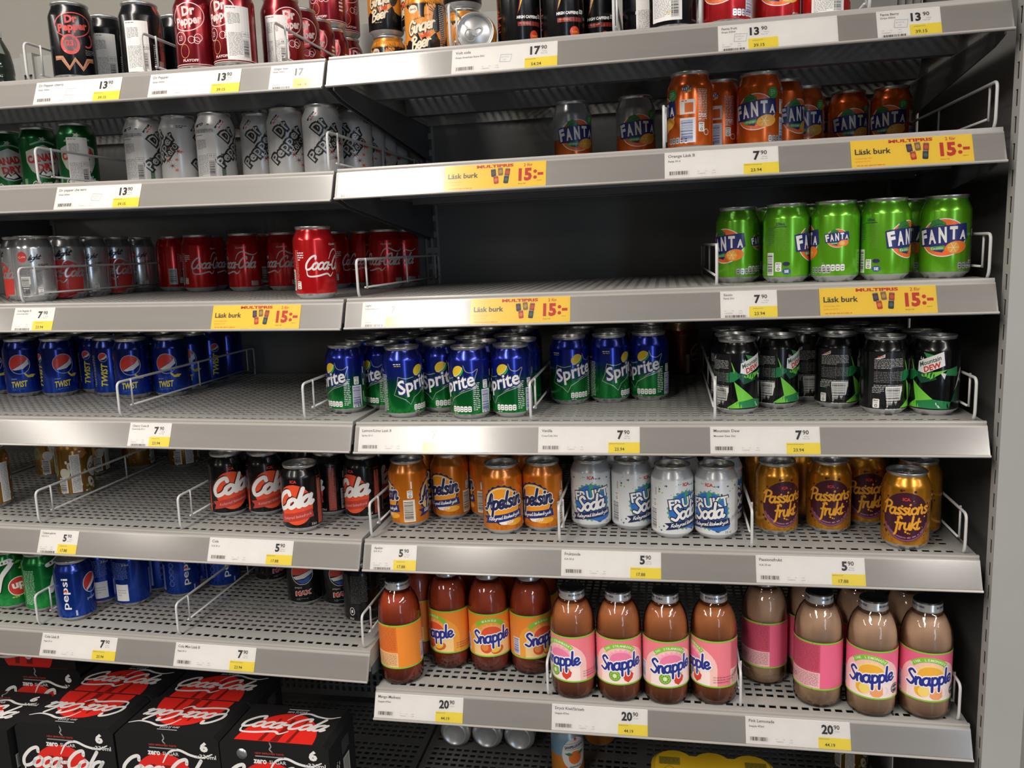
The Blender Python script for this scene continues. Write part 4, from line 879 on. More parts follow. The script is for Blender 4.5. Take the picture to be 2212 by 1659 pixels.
def k_sanp():
    d = D(); 
    for u in (0, 101):
        d.ell(M('#d2d2d0'), u, 62, 27, 34, 2); d.rect(DKB, u, 84, 44, .7, 3); d.rect(DKB, u, 72, 44, .7, 3); d.text(DKB, 'SANPELLEGRINO', u, 78, 43, 6, 3, 4, 0, .04); d.ell(M('#e0712a'), u, 54, 14, 14, 3); d.poly(M('#3a7a4a'), [(u-22, 64), (u-12, 66), (u-4, 60), (u-14, 59)], 4); d.poly(M('#3a7a4a'), [(u+22, 64), (u+12, 66), (u+4, 60), (u+14, 59)], 4)
        d.star(RED, u, 93, 2, 5, 5, 3); d.text(DKB, 'ARANCIATA', u, 35, 26, 4, 3, 0, 0, .03); d.lines(M('#8a5a20'), u, 20, 44, 16, 6, 2, .3)
    return d

# kind: (height, body colour stops, metal, rough, printed designs {variant: maker}, plain description, plural)
KIND = {
 'cherry':  (H355, [(9, '#17181b'), (112, '#17181b')], .55, .28, {0: lambda: k_cherry(), 1: lambda: k_cherry(0)}, 'black soda can with bronze zigzag', 'black cherry soda cans'),
 'blackred': (H355, [(9, '#1a1b1e'), (112, '#1a1b1e')], .55, .28, {0: lambda: k_blackred(), 1: lambda: k_blackred(-8)}, 'black and red soda can', 'black and red cans'),
 'drp':     (H355, [(9, '#8e1b26'), (112, '#7d1620')], .7, .27, {0: lambda: k_drp(), 1: lambda: k_drp(28), 2: lambda: k_drp(-20)}, 'dark red soda can', 'dark red soda cans'),
 'ginger':  (H330, [(9, '#1b1b1c'), (90, '#1b1b1c'), (93, '#d98a24'), (112, '#d98a24')], .45, .3, {0: lambda: k_ginger(), 1: lambda: k_ginger(34)}, 'orange-black ginger beer can', 'ginger beer cans'),
 'volt':    (H500, [(9, '#121214'), (160, '#121214')], .5, .25, {0: lambda: k_volt(), 1: lambda: k_volt(10)}, 'tall black can with yellow flash', 'tall black energy cans'),
 'fruit':   (H355, [(9, '#c52228'), (112, '#c52228')], .6, .28, {0: lambda: k_fanta('#c52228', '#e0a848', 'Fruit', 0), 1: lambda: (lambda d: (sticker(d, -50, 44), d)[1])(k_fanta('#c52228', '#e0a848', 'Fruit', 0))}, 'red fruit soda can', 'red fruit soda cans'),
 'canada':  (H355, [(9, '#1c7a3e'), (112, '#145c2e')], .6, .28, {0: lambda: k_canada(), 1: lambda: k_canada(0)}, 'green ginger ale can', 'green ginger ale cans'),
 'drz':     (H355, [(9, '#d8d6d4'), (112, '#cbcbcb')], .2, .33, {0: lambda: k_drz(), 1: lambda: k_drz(-46)}, 'silver zero soda can', 'silver zero soda cans'),
 'fzero':   (H330, [(9, '#d8641e'), (49, '#dd6a22'), (51, '#b9bcbe'), (108, '#a9acae')], .55, .25, {0: lambda: k_fanta('#d8641e', '#e0a040', 'Orange', 0)}, 'silver-orange zero soda can', 'silver and orange cans'),
 'fo':      (H330, [(9, '#e2681c'), (92, '#d85e18'), (108, '#c05414')], .6, .27, {0: lambda: k_fanta('#de661c', '#e8a83c', 'Orange', 0)}, 'orange soda can', 'orange soda cans'),
 'light':   (H330, [(9, '#d2d4d6'), (90, '#d2d4d6'), (94, '#8f9193'), (108, '#8a8c8e')], .72, .22, {0: k_light}, 'silver light cola can', 'silver light cola cans'),
 'coke':    (H330, [(9, '#d0161c'), (108, '#c4141a')], .5, .22, {0: k_coke}, 'red cola can with white script', 'red cola cans'),
 'fex':     (H330, [(9, '#6fbe22'), (92, '#66b41f'), (108, '#4f9a1c')], .55, .26, {0: lambda: k_fanta('#6fbe22', '#ee7a2a', 'Exotic', 1, badge=False)}, 'bright green exotic soda can', 'bright green soda cans'),
 'twist':   (H330, [(9, '#1c4fc4'), (30, '#1a3fae'), (70, '#142c86'), (108, '#10226a')], .75, .24, {0: k_twist}, 'blue lemon cola can', 'blue lemon cola cans'),
 'sprite':  (H330, [(9, '#12923e'), (40, '#0f7a38'), (58, '#0d4a52'), (70, '#1b2f94'), (92, '#1f2f9c'), (108, '#172470')], .75, .24, {0: k_sprite}, 'blue-green lemon-lime can', 'blue-green lemon-lime cans'),
 'dew':     (H330, [(9, '#0d0f10'), (108, '#0d0f10')], .5, .25, {0: k_dew}, 'black soda can with green shards', 'black and green soda cans'),
 'chcoke':  (H330, [(9, '#7c1414'), (92, '#701212'), (95, '#8a7350'), (108, '#8a7350')], .7, .3, {0: k_cherrycoke}, 'dark red cola can with gold shoulder', 'dark red cola cans'),
 'cider':   (H330, [(9, '#a87a34'), (92, '#9a7030'), (108, '#d09a3c')], .7, .25, {0: k_cider}, 'gold floral cider can', 'gold cider cans'),
 'icola':   (H330, [(9, '#111112'), (108, '#111112')], .45, .27, {0: k_icola}, 'black cola can with orange disc', 'black cola cans'),
 'apel':    (H330, [(9, '#e8841a'), (92, '#de7a16'), (96, '#b3661a'), (108, '#b3661a')], .5, .28, {0: k_apel}, 'orange can with dark blue script', 'orange script cans'),
 'frukt':   (H330, [(9, '#e2e5e6'), (91, '#dcdfe0'), (94, '#a9acaf'), (108, '#a4a7aa')], .15, .3, {0: k_frukt}, 'blue-white fruit soda can', 'white and blue fruit soda cans'),
 'pass':    (H330, [(9, '#d08c1e'), (92, '#c4821c'), (108, '#c98a24')], .7, .26, {0: k_pass}, 'gold passion fruit can', 'gold passion fruit cans'),
 '7up':     (H330, [(9, '#1fa84c'), (60, '#138a3c'), (108, '#0f6a30')], .65, .25, {0: k_7up}, 'green lemon-lime can', 'green lemon-lime cans'),
 'pepsi':   (H330, [(9, '#1446b4'), (60, '#123a9c'), (108, '#102c7c')], .7, .24, {0: k_pepsi}, 'blue cola can with white lettering', 'blue cola cans'),
 'max':     (H330, [(9, '#131315'), (108, '#131315')], .5, .26, {0: k_max}, 'black cola can with ball logo', 'black ball-logo cola cans'),
 'sanp':    (H330, [(9, '#d8862c'), (56, '#dd8c30'), (60, '#7fa4bc'), (92, '#86a9c0'), (108, '#a0a4a6')], .4, .34, {0: k_sanp}, 'orange and silver citrus can', 'citrus cans'),
 'bare':    (H330, [(9, '#b9b8b4'), (108, '#b4b3b0')], .6, .3, {}, 'silver can', 'lying silver cans'),
}
CAN_ME = {}
def can_meshes(kind, var):
    k = (kind, var)
    if k not in CAN_ME:
        H, stops, metal, rough, des, _, _ = KIND[kind]
        if (kind, 'b') not in CAN_ME:
            CAN_ME[(kind, 'b')] = lathe('body', can_prof(H), body_mat('can_'+kind, stops, metal, rough), 40)
        art = None
        if var in des: art = des[var]().build('printed_label', wrap(can_rad(H)), 5.0)
        CAN_ME[k] = (CAN_ME[(kind, 'b')], art, H)
    return CAN_ME[k]
ITEMS = []
def make_can(kind, m, var=0, full=True, tab=True, spin=None):
    body, art, H = can_meshes(kind, var)
    e = setm(obj('drink_can', None), m)
    obj('body', body, e); l = obj('lid', LID[H], e)
    if tab and H in TAB:
        t = obj('pull_tab', TAB[H], l); t.rotation_euler = (0, 0, random.uniform(0, 6.28))
    if full and art: obj('printed_label', art, e)
    return e
SPEC = []
def can(kind, x, y, side, row, turn=0, var=0, flag='f', dz=0.0, note=None):
    """turn: degrees the front of the print is swung away from the shopper (to the right when positive)"""
    SPEC.append([kind, x, y, side, row, turn, var, flag, dz])
def settle():
    """cans may touch but not enter one another or a divider"""
    base = [c for c in SPEC if c[8] == 0]
    for c in SPEC:
        if c[8]: c.append(min(base, key=lambda b: (b[4] != c[4])*9+abs(b[1]-c[1])+abs(b[2]-c[2])))
    for it in range(160):
        for i, a in enumerate(base):
            for b in base[i+1:]:
                if a[4] != b[4]: continue
                dx, dy = b[1]-a[1], b[2]-a[2]; q = math.hypot(dx, dy)
                if 1e-6 < q < 0.0652:
                    wa = 0.5 if a[7] == b[7] else (0.12 if a[7] == 'f' else 0.88); p = (0.0653-q)/q
                    a[1] -= dx*p*wa; a[2] -= dy*p*wa; b[1] += dx*p*(1-wa); b[2] += dy*p*(1-wa)
            for s, r, x in DIV:
                if r == a[4] and 0 < abs(a[1]-x) < 0.0348 and a[2] > 0.0 and a[2] < 0.51:
                    a[1] = x+math.copysign(0.0349, a[1]-x)
            a[2] = min(a[2], 0.470)
    for c in SPEC:
        if c[8]: c[1], c[2] = c[9][1], c[9][2]
def stand_cans():
    settle()
    for c in SPEC:
        kind, x, y, side, row, turn, var, flag, dz = c[:9]
        rz = math.atan2(CAM.y-y, CAM.x-x)+PI/2+math.radians(turn)
        e = make_can(kind, frame(side, row, x, y, rz, dz), var, True, row in (4, 5, 6, 7))
        ITEMS.append((kind, x, y, side, row, flag, None, e))
# ---- top shelf
can('cherry', -.4475, .070, 'L', 1, 0); can('blackred', -.4440, .147, 'L', 1, 8, 1, 'b'); can('cherry', -.4300, .216, 'L', 1, 20, 0, 'b')
can('blackred', -.3436, .097, 'L', 1, 0, 1); can('blackred', -.3180, .178, 'L', 1, -25, 0, 'b')
can('drp', -.2342, .075, 'L', 1, -22); can('drp', -.1660, .064, 'L', 1, -38, 1); can('drp', -.1180, .130, 'L', 1, 18, 2)
can('drp', -.0990, .193, 'L', 1, 10, 0, 'b'); can('drp', -.0930, .259, 'L', 1, -10, 2, 'b'); can('drp', -.0915, .325, 'L', 1, -15, 0, 'b'); can('drp', -.0950, .393, 'L', 1, 40, 0, 'b')
can('drp', -.0915, .325, 'L', 1, -25, 0, 'u', H355/1000); can('drp', -.0950, .393, 'L', 1, 30, 0, 'u', H355/1000)
can('ginger', -.0265, .377, 'R', 1, -20, 0, 'b'); can('ginger', .1129, .150, 'R', 1, -10, 1); can('ginger', .1560, .262, 'R', 1, 10, 0, 'b'); can('ginger', .0420, .365, 'R', 1, 50, 0, 'b')
can('ginger', -.0265, .377, 'R', 1, -15, 0, 'u', H330/1000); can('ginger', .1560, .262, 'R', 1, 20, 0, 'u', H330/1000); can('ginger', .0420, .365, 'R', 1, -60, 0, 'u', H330/1000)
can('volt', .2680, .126, 'R', 1, 18); can('volt', .3335, .134, 'R', 1, 8); can('volt', .3830, .168, 'R', 1, 0)
can('volt', .4475, .160, 'R', 1, 0, 1); can('volt', .4910, .075, 'R', 1, -35, 1); can('volt', .3290, .200, 'R', 1, 0, 0, 'b'); 
can('fruit', .5620, .075, 'R', 1, -20); can('fruit', .6320, .115, 'R', 1, 8); can('fruit', .6970, .112, 'R', 1, 95, 1)
# the can that has tipped over, its lid towards the shopper
ax = Vector((-.26, .95, .0)).normalized(); zz = Vector((.22, -.975, .0)).normalized(); xx = Vector((0, 0, 1)).cross(zz).normalized(); yy = zz.cross(xx)
m = Matrix((xx, yy, zz)).transposed().to_4x4(); m.translation = Vector((.2065, .080, 1.7759+.0326))-zz*.1118
e = make_can('ginger', m, 0, True, True); tag(e, 'tipped-over can on the top shelf with its lid facing out', 'can', 'ginger beer cans, top shelf, right bay')
# ---- second shelf
can('canada', -.7400, .232, 'L', 2, 5); can('canada', -.6511, .210, 'L', 2, 12); can('canada', -.5580, .192, 'L', 2, 0, 1); can('canada', -.700, .285, 'L', 2, 0, 0, 'b')
can('drz', -.4181, .182, 'L', 2, 46, 1); can('drz', -.3491, .181, 'L', 2, -62); can('drz', -.2790, .178, 'L', 2, 46, 1); can('drz', -.2110, .205, 'L', 2, -8); can('drz', -.1450, .172, 'L', 2, -5); can('drz', -.0776, .1616, 'L', 2, 2)
for k, y in enumerate((.226, .292, .358, .424)): can('drz', -.0495, y, 'L', 2, -20-5*k, 0, 'b')
can('fzero', .3245, .271, 'R', 2, 14); can('fzero', .4300, .265, 'R', 2, 8)
can('fo', .5130, .109, 'R', 2, -95); can('fo', .5590, .186, 'R', 2, -100, 0, 'b'); can('fo', .6140, .152, 'R', 2, -10); can('fo', .6560, .222, 'R', 2, 50, 0, 'b'); can('fo', .6980, .295, 'R', 2, 8); can('fo', .7820, .368, 'R', 2, 15); can('fo', .8480, .358, 'R', 2, -12); can('fo', .7250, .405, 'R', 2, 30, 0, 'b')
# ---- third shelf
can('light', -.6560, .140, 'L', 3, -95); can('light', -.6000, .103, 'L', 3, 176); can('light', -.5860, .180, 'L', 3, -14); can('light', -.5860, .246, 'L', 3, 178, 0, 'b'); can('light', -.5960, .318, 'L', 3, -8); can('light', -.6010, .392, 'L', 3, 185, 0, 'b')
can('coke', -.5310, .405, 'L', 3, 120); can('coke', -.4405, .354, 'L', 3, 42); can('coke', -.3370, .343, 'L', 3, -28); can('coke', -.2600, .357, 'L', 3, -24); can('coke', -.0683, .0706, 'L', 3, 44)
can('coke', -.3200, .420, 'L', 3, 100, 0, 'b'); can('coke', -.1780, .410, 'L', 3, 100, 0, 'b'); can('coke', -.1290, .452, 'L', 3, 5, 0, 'b'); can('coke', -.0520, .362, 'L', 3, -16); can('coke', -.0400, .430, 'L', 3, -30, 0, 'b'); can('coke', -.4600, .430, 'L', 3, 60, 0, 'b')
can('fex', .5840, .149, 'R', 3, -38); can('fex', .6480, .103, 'R', 3, 82); can('fex', .7125, .087, 'R', 3, -98); can('fex', .7770, .083, 'R', 3, 62); can('fex', .8570, .0895, 'R', 3, -4); can('fex', .8330, .153, 'R', 3, -30, 0, 'b')
for k, (x, y) in enumerate(((.6800, .166), (.7480, .152), (.6400, .216))): can('fex', x, y, 'R', 3, 40*k, 0, 'b')
# ---- fourth shelf
for x, y, t in ((-.8313, .2347, -8), (-.7530, .2143, -4), (-.6785, .2187, 22), (-.6280, .2640, 58), (-.5740, .2300, 70), (-.5110, .2091, -2), (-.4470, .2320, -8)): can('twist', x, y, 'L', 4, t)
for k, y in enumerate((.300, .366, .432)): can('twist', -.4480, y, 'L', 4, (-10, 110, -140)[k], 0, 'b')
for j, y in enumerate((.300, .366, .432)):
    for i in range(6): can('twist', -.8400+.0655*i+.006*j, y if not (i in (3, 4) and j == 0) else y+.03 if False else y+.012*(i == 3), 'L', 4, 60*i+40*j, 0, 'b') if not (j == 0 and i == 3) else None
for x, y, t in ((-.0455, .1066, -58), (.0085, .1450, -66), (.0640, .0780, 38), (.1145, .1200, -8), (.1756, .0679, -42), (.2385, .0793, -34), (.3184, .1780, 14), (.3830, .1900, 46), (.4470, .2084, -24)): can('sprite', x, y, 'R', 4, t)
for k, (x, y) in enumerate(((-.048, .188), (.022, .213), (.083, .184), (.148, .196), (.180, .1335), (.2420, .1510), (.212, .216), (-.047, .258), (.020, .280), (.083, .252), (.148, .264), (.2145, .284), (.083, .318), (.148, .331), (.2145, .350), (.020, .350), (.320, .244), (.322, .310), (.4435, .276), (.443, .342), (.383, .258))): can('sprite', x, y, 'R', 4, 47*k, 0, 'b')
can('chcoke', .5040, .420, 'R', 4, 100)
for x, y, t in ((.5790, .0969, 36), (.6420, .1385, 52), (.6900, .1950, 92), (.7335, .1430, 86), (.7850, .0930, 104), (.8505, .0867, -12)): can('dew', x, y, 'R', 4, t)
for k, (x, y) in enumerate(((.5800, .163), (.5830, .230), (.6390, .206), (.6930, .262), (.7520, .2150), (.7940, .1585), (.8470, .1530), (.8200, .223), (.7900, .282))): can('dew', x, y, 'R', 4, 70*k, 0, 'b')
# ---- fifth shelf
for x, y, t, fl in ((-.7611, .1108, 40, 'f'), (-.6507, .1940, 0, 'f'), (-.8000, .3100, 20, 'b'), (-.7200, .3300, 60, 'b'), (-.6549, .3912, 100, 'b'), (-.5700, .4100, 20, 'b'), (-.7850, .3900, 0, 'b')): can('cider', x, y, 'L', 5, t, 0, fl)
for x, y, t, fl in ((-.2910, .1248, 10, 'f'), (-.2245, .1364, 16, 'f'), (-.1226, .0655, -22, 'f'), (-.1080, .1500, -78, 'f'), (-.0405, .1334, -38, 'f'), (-.1750, .1850, 0, 'b'), (-.2400, .2020, 0, 'b'), (-.0420, .2000, 0, 'b')): can('icola', x, y, 'L', 5, t, 0, fl)
for x, y, t, fl in ((.0512, .1056, -92, 'f'), (.1115, .1493, -36, 'f'), (.1760, .1600, -112, 'f'), (.2186, .0850, -2, 'f'), (.2805, .1002, -32, 'f'), (.0550, .1750, 0, 'b'), (.1350, .2150, 0, 'b'), (.2450, .1650, 0, 'b')): can('apel', x, y, 'R', 5, t, 0, fl)
for x, y, t, fl in ((.3545, .1188, 0, 'f'), (.4190, .1160, 46, 'f'), (.4825, .0853, 40, 'f'), (.5480, .0858, -18, 'f'), (.4560, .1720, 0, 'b'), (.5620, .1520, 80, 'b'), (.3800, .1830, 0, 'b'), (.5050, .1550, 10, 'b')): can('frukt', x, y, 'R', 5, t, 0, fl)
for x, y, t, fl in ((.6398, .1101, 22, 'f'), (.7180, .1215, 6, 'f'), (.7785, .1600, 12, 'f'), (.8120, .0620, 2, 'f'), (.8455, .1236, -20, 'f'), (.6850, .1870, 90, 'b'), (.7450, .2200, 0, 'b'), (.6300, .1800, 40, 'b')): can('pass', x, y, 'R', 5, t, 0, fl)
# ---- sixth shelf, left
for x, y, t in ((-.7420, .1038, -4), (-.6735, .1016, 62), (-.8090, .1100, 40)): can('7up', x, y, 'L', 6, t)
for x, y, t, fl in ((-.5850, .0764, -28, 'f'), (-.5197, .1446, 168, 'f'), (-.4503, .1951, 16, 'f'), (-.3900, .2432, 12, 'f'), (-.5000, .2100, 60, 'b'), (-.5860, .1450, 200, 'b'), (-.4450, .2650, 60, 'b')): can('pepsi', x, y, 'L', 6, t, 0, fl)
for x, y, t, fl in ((-.3063, .2821, 30, 'f'), (-.1933, .1935, -6, 'f'), (-.1255, .1968, 4, 'f'), (-.0580, .1352, 168, 'f'), (-.2300, .3100, 0, 'b')): can('max', x, y, 'L', 6, t, 0, fl)
# ---- base shelf
can('sanp', .2757, .3100, 'R', 7, 28); can('sanp', .3290, .4300, 'R', 7, -4); can('cider', .8230, .4000, 'R', 7, 0)
for k, (x, y) in enumerate(((.030, .360), (.0985, .361), (.1670, .362))):
    m = Matrix.Translation((x, y, .46+.0324)) @ Matrix.Rotation(math.radians(-90), 4, 'X') @ Matrix.Rotation(k*1.1, 4, 'Z')
    e = make_can('bare', m, 0, False, False); tag(e, 'silver can lying on the base shelf, %s from left of the three can bases' % NTH[k], 'can', 'silver cans lying on the base shelf')

stand_cans()
# ---- labels for the cans
WHERE = {(s, r): '%s shelf, %s' % (ORD[r], BAY[s]) for s in 'LR' for r in range(1, 8)}
by = {}
for it in ITEMS: by.setdefault((it[0], it[3], it[4], 'f' if it[5] in 'fn' else it[5]), []).append(it)
for (kind, s, r, fl), L in by.items():
    L.sort(key=lambda t: (round(t[1], 2), t[2]))
    if fl == 'b': L.sort(key=lambda t: (t[1], t[2]))
    des, plural = KIND[kind][5], KIND[kind][6]
    alone = len(L) == 1
    for k, it in enumerate(L):
        w = WHERE[(s, r)]
        if fl == 'f': lab = '%s, %s' % (des, w) if alone and not any((kind, s, r, q) in by for q in 'bu') else '%s, %s from left, %s' % (des, NTH[k], w)
        elif fl == 'b': lab = '%s behind the front ones, %s from left, %s' % (des.split(' with ')[0], NTH[k], w)
        else: lab = '%s stacked on another, %s from left, %s' % (des.split(' with ')[0], NTH[k], w)
        tag(it[7], lab, 'can', '%s, %s' % (plural, w))

# ================================================================== juice bottles
BR = 35.4
BPROF = [(0, 4.5), (18, 3.5), (27, 0.6), (30.5, 0), (33.2, 1.8), (34.9, 6), (35.4, 12), (35.4, 30), (34.9, 31.5), (34.9, 104), (35.4, 106), (35.4, 112), (34.4, 124), (31.8, 136), (27.5, 146.5), (22.5, 153.5), (18.6, 158), (17.6, 161), (17.6, 166)]
def brad(v): return BR if v is None else 35.3
GL_ME = lathe('glass', BPROF, GLASS, 44)
def inner(o): return [(max(0, r-o), z+(2.0 if z < 8 else 0)) for r, z in BPROF if z < 154]+[(20.4, 152.5), (0.01, 152.5)]
CAPM = [principled('cap_metal', (0.72, 0.72, 0.72), 0.25, 0.7), M('#1a1a1c'), M('#26304e')]
def cap_mesh():
    pr = [(19.6, 158.5), (20.4, 158.8), (20.4, 161), (19.9, 162), (19.9, 171), (19.0, 173), (17.6, 173.8), (16.8, 173.2), (0.01, 173.0)]
    return lathe('cap', pr, CAPM, 44, lambda k: 0 if k < 4 else 1)
CAP_ME = cap_mesh()
d = D(); d.arc_text  # cap lettering runs round the skirt
for k in range(2): d.text(CAPM[2], 'BORN IN NEW YORK', -31+62*k, 166.5, 46, 3.4, 2, 0, 0, .03)
CAPTXT = d.build('cap_lettering', wrap(lambda v: 19.9 if v is None else 19.95), 4)
GREEN_L = M('#86c43c')
def k_snap(flav):
    d = D(); base, edge, sun, sun2, name = {'mango': ('#f2a23a', '#ee8a2c', '#e4572e', '#f3b06a', 'MANGO'), 'kiwi': ('#f7c4bc', '#ee7d8a', '#ee7fa4', '#f6a8b8', 'KIWI STRAWBERRY'), 'pink': ('#f6c3c0', '#e9668a', '#f0b13a', '#f6d58a', 'PINK LEMONADE')}[flav]
    for k in range(12):                                 # the label's own colour deepens to the sides
        a = hexc(base); t = k
    e = M(edge, .5); mid = M(base, .5); pale = M({'mango': '#f8cf8c', 'kiwi': '#fae3dc', 'pink': '#fae2de'}[flav], .5)
    d.rect(e, 0, 67.5, 222, 75, 1); d.ell(mid, 0, 58, 42, 42, 2, 0, 32) if False else None
    P = [(-44, 31), (44, 31)]+[(44*math.cos(math.radians(a)), 60+36*math.sin(math.radians(a))) for a in range(0, 181, 12)]; d.poly(mid, P, 2)
    P = [(-33, 31), (33, 31)]+[(33*math.cos(math.radians(a)), 54+26*math.sin(math.radians(a))) for a in range(0, 181, 12)]; d.poly(pale, P, 3)
    d.rect(GREEN_L, 0, 104.2, 222, 2.4, 4); d.rect(GREEN_L, 0, 31.2, 222, 2.4, 4)
    Q = [(33*math.cos(math.radians(a)), 60+35*math.sin(math.radians(a))) for a in range(46, 141, 6)]; d.stroke(GREEN_L, [(u-2, v) for u, v in Q], 7.4, 5, smooth=False)
    n = len(name); span = min(88, 6.2*n+12); d.arc_text(M('#e8f0c8', .5), name, -2, 60, 34.4, 3.8, 93+span/2, 93-span/2, 6, .03)
    d.star(M(sun2, .5), 0, 71, 18, 23, 16, 5, .82); d.ell(M(sun, .5), 0, 70, 17.5, 14, 6)
    d.script(M('#f4f0f0', .5), 'Snapple', 0, 63, 66, 11.2, 7.2, 8, 7, .05); d.script(M('#23308c', .5), 'Snapple', 0, 63, 66, 11.2, 3.6, 10, 7, .05)
    if flav == 'mango':
        d.ell(M('#d9542c', .5), -10, 46, 10, 9.5, 6); d.ell(M('#e88a3a', .5), -12, 47, 6, 6, 7); d.ell(M('#d2602c', .5), 9, 42, 11, 7, 7, 18); d.ell(M('#f4c43a', .5), 7, 43, 8.5, 5, 8, 18)
    elif flav == 'kiwi':
        d.ell(M('#5a7a2c', .5), -10, 45, 9, 8.6, 6); d.ell(M('#8cbf45', .5), -10, 45, 8, 7.6, 7); d.ell(M('#e3ecb8', .5), -10, 45, 3, 3.4, 8)
        for a in range(0, 360, 40): d.ell(M('#2c3a14', .5), -10+4.8*math.cos(math.radians(a)), 45+4.6*math.sin(math.radians(a)), .7, .7, 8, n=6)
        d.poly(M('#d8402f', .5), [(2, 48), (6, 52), (15, 52), (20, 47), (18, 40), (11, 34), (5, 38)], 7); d.star(M('#4f8a35', .5), 12, 52, 2.4, 7, 7, 8, .6)
    else:
        d.ell(M('#f2b42c', .5), -12, 46, 9.5, 9.5, 6); d.ell(M('#f6d873', .5), -9, 45, 7.5, 8, 7); d.poly(M('#f0a06a', .5), [(0, 50), (16, 50), (17, 38), (12, 34), (4, 34), (-1, 38)], 7); d.ell(M('#f6c39a', .5), 8, 50, 8, 2.6, 8); d.ring(M('#dfe2e6', .5), 20, 44, 4, 5.5, 1.2, 7, 14, -110, 110)
        d.ell(M('#33323a', .5), 38, 45, 8, 8, 5); d.text(W, 'NEW YORK', 38, 45, 13, 3, 6, 0, 0, .03); d.ring(W, 38, 45, 6.4, 6.4, .5, 6, 18)
        d.textb(M('#8e3a4a', .5), '473ml', -24, 36, 3)
    dk = M('#5a3a52', .5); d.textb(dk, 'NO ARTIFICIAL FLAVOURS', 38 if flav != 'pink' else 52, 46, 2.0, 5); d.textb(dk, 'NO ARTIFICIAL COLOURS', 38 if flav != 'pink' else 52, 42, 2.0, 5); d.textb(dk, 'NO PRESERVATIVES', 38 if flav != 'pink' else 52, 38, 2.0, 5)
    d.barcode(-50, 50, 14, 30, 4, True, '#dcdce6', '#3a3f8c')
    B = 98; ink = M({'mango': '#b0521a', 'kiwi': '#a84858', 'pink': '#9c3450'}[flav], .5); pk = M({'mango': '#e0742c', 'kiwi': '#dd6a76', 'pink': '#c94e68'}[flav], .5); lt = M({'mango': '#f0bd82', 'kiwi': '#f4bdb8', 'pink': '#f0b6bc'}[flav], .5)
    d.rect(pk, B-4, 80, 56, 45, 2); d.rect(lt, B-4, 45, 56, 25, 2); d.lines(ink, B-4, 80, 52, 42, 26, 3, .45, 6); d.lines(M('#6a4a40', .5), B-4, 45, 52, 22, 13, 3, .35, 7); d.lines(dk, 62, 52, 12, 8, 4, 3, .4) if False else None
    return d
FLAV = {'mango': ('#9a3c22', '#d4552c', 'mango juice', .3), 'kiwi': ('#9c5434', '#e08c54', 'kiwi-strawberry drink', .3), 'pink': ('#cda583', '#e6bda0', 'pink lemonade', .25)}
SN = {}
for f, (a, b_, nm, tr) in FLAV.items():
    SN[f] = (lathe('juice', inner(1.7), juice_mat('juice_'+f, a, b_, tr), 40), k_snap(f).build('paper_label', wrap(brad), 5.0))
BOT = [('mango', .0350, .0636, 152, 'f'), ('mango', .1040, .1229, -46, 'f'), ('mango', .1755, .1182, 4, 'f'), ('mango', .2468, .1186, 36, 'f'), ('mango', .0400, .1560, 170, 'b'), ('mango', .1750, .1920, 20, 'b'), ('mango', .2480, .1920, 100, 'b'), ('mango', .1040, .1960, 0, 'b'),
       ('kiwi', .3256, .0540, -38, 'f'), ('kiwi', .3978, .0540, 4, 'f'), ('kiwi', .4700, .0535, 14, 'f'), ('kiwi', .5430, .0620, -62, 'f'),
       ('pink', .6264, .1297, 176, 'f'), ('pink', .6985, .0723, 168, 'f'), ('pink', .7715, .0555, 0, 'f'), ('pink', .8460, .0575, 14, 'f'), ('pink', .6980, .1500, 100, 'b'), ('pink', .7690, .1360, 60, 'b'), ('pink', .8410, .1350, 100, 'b')]
nb = {}
for f, x, y, t, fl in sorted(BOT, key=lambda q: q[1]):
    k = nb.get((f, fl), 0); nb[(f, fl)] = k+1
    e = setm(obj('juice_bottle', None), frame('R', 6, x, y, math.atan2(CAM.y-y, CAM.x-x)+PI/2+math.radians(t)))
    obj('glass', GL_ME, e); obj('juice', SN[f][0], e); obj('paper_label', SN[f][1], e); c = obj('cap', CAP_ME, e)
    if fl == 'f': obj('cap_lettering', CAPTXT, c)
    tag(e, 'glass bottle of %s%s, %s from left, sixth shelf' % (FLAV[f][2], ' behind the front bottles' if fl == 'b' else '', NTH[k]), 'bottle', 'bottles of %s' % FLAV[f][2])

# ---- clear plastic bottle behind the black can at the top left
PP = [(0, 3), (20, 1), (26, 0), (30, 4), (31, 14), (30, 22), (31, 30), (31, 70), (29.5, 76), (31, 82), (30, 100), (26, 122), (19, 138), (13.5, 148), (13.5, 152)]
e = setm(obj('plastic_bottle', None), frame('L', 1, -.7960, .300))
tag(e, 'clear green plastic bottle with a white cap, top shelf at far left', 'bottle')
obj('shell', lathe('shell', PP, PET, 32), e); obj('liquid', lathe('liquid', [(max(0, r-2), z+2) for r, z in PP if z < 118]+[(24, 116), (.01, 116)], juice_mat('liquid_green', '#59685c', '#6c7a6c', .6), 32), e)
obj('cap', lathe('cap', [(15, 148), (15.4, 149), (15.4, 160), (14.6, 162), (.01, 162)], principled('white_cap', (.75, .75, .73), .4), 28), e)

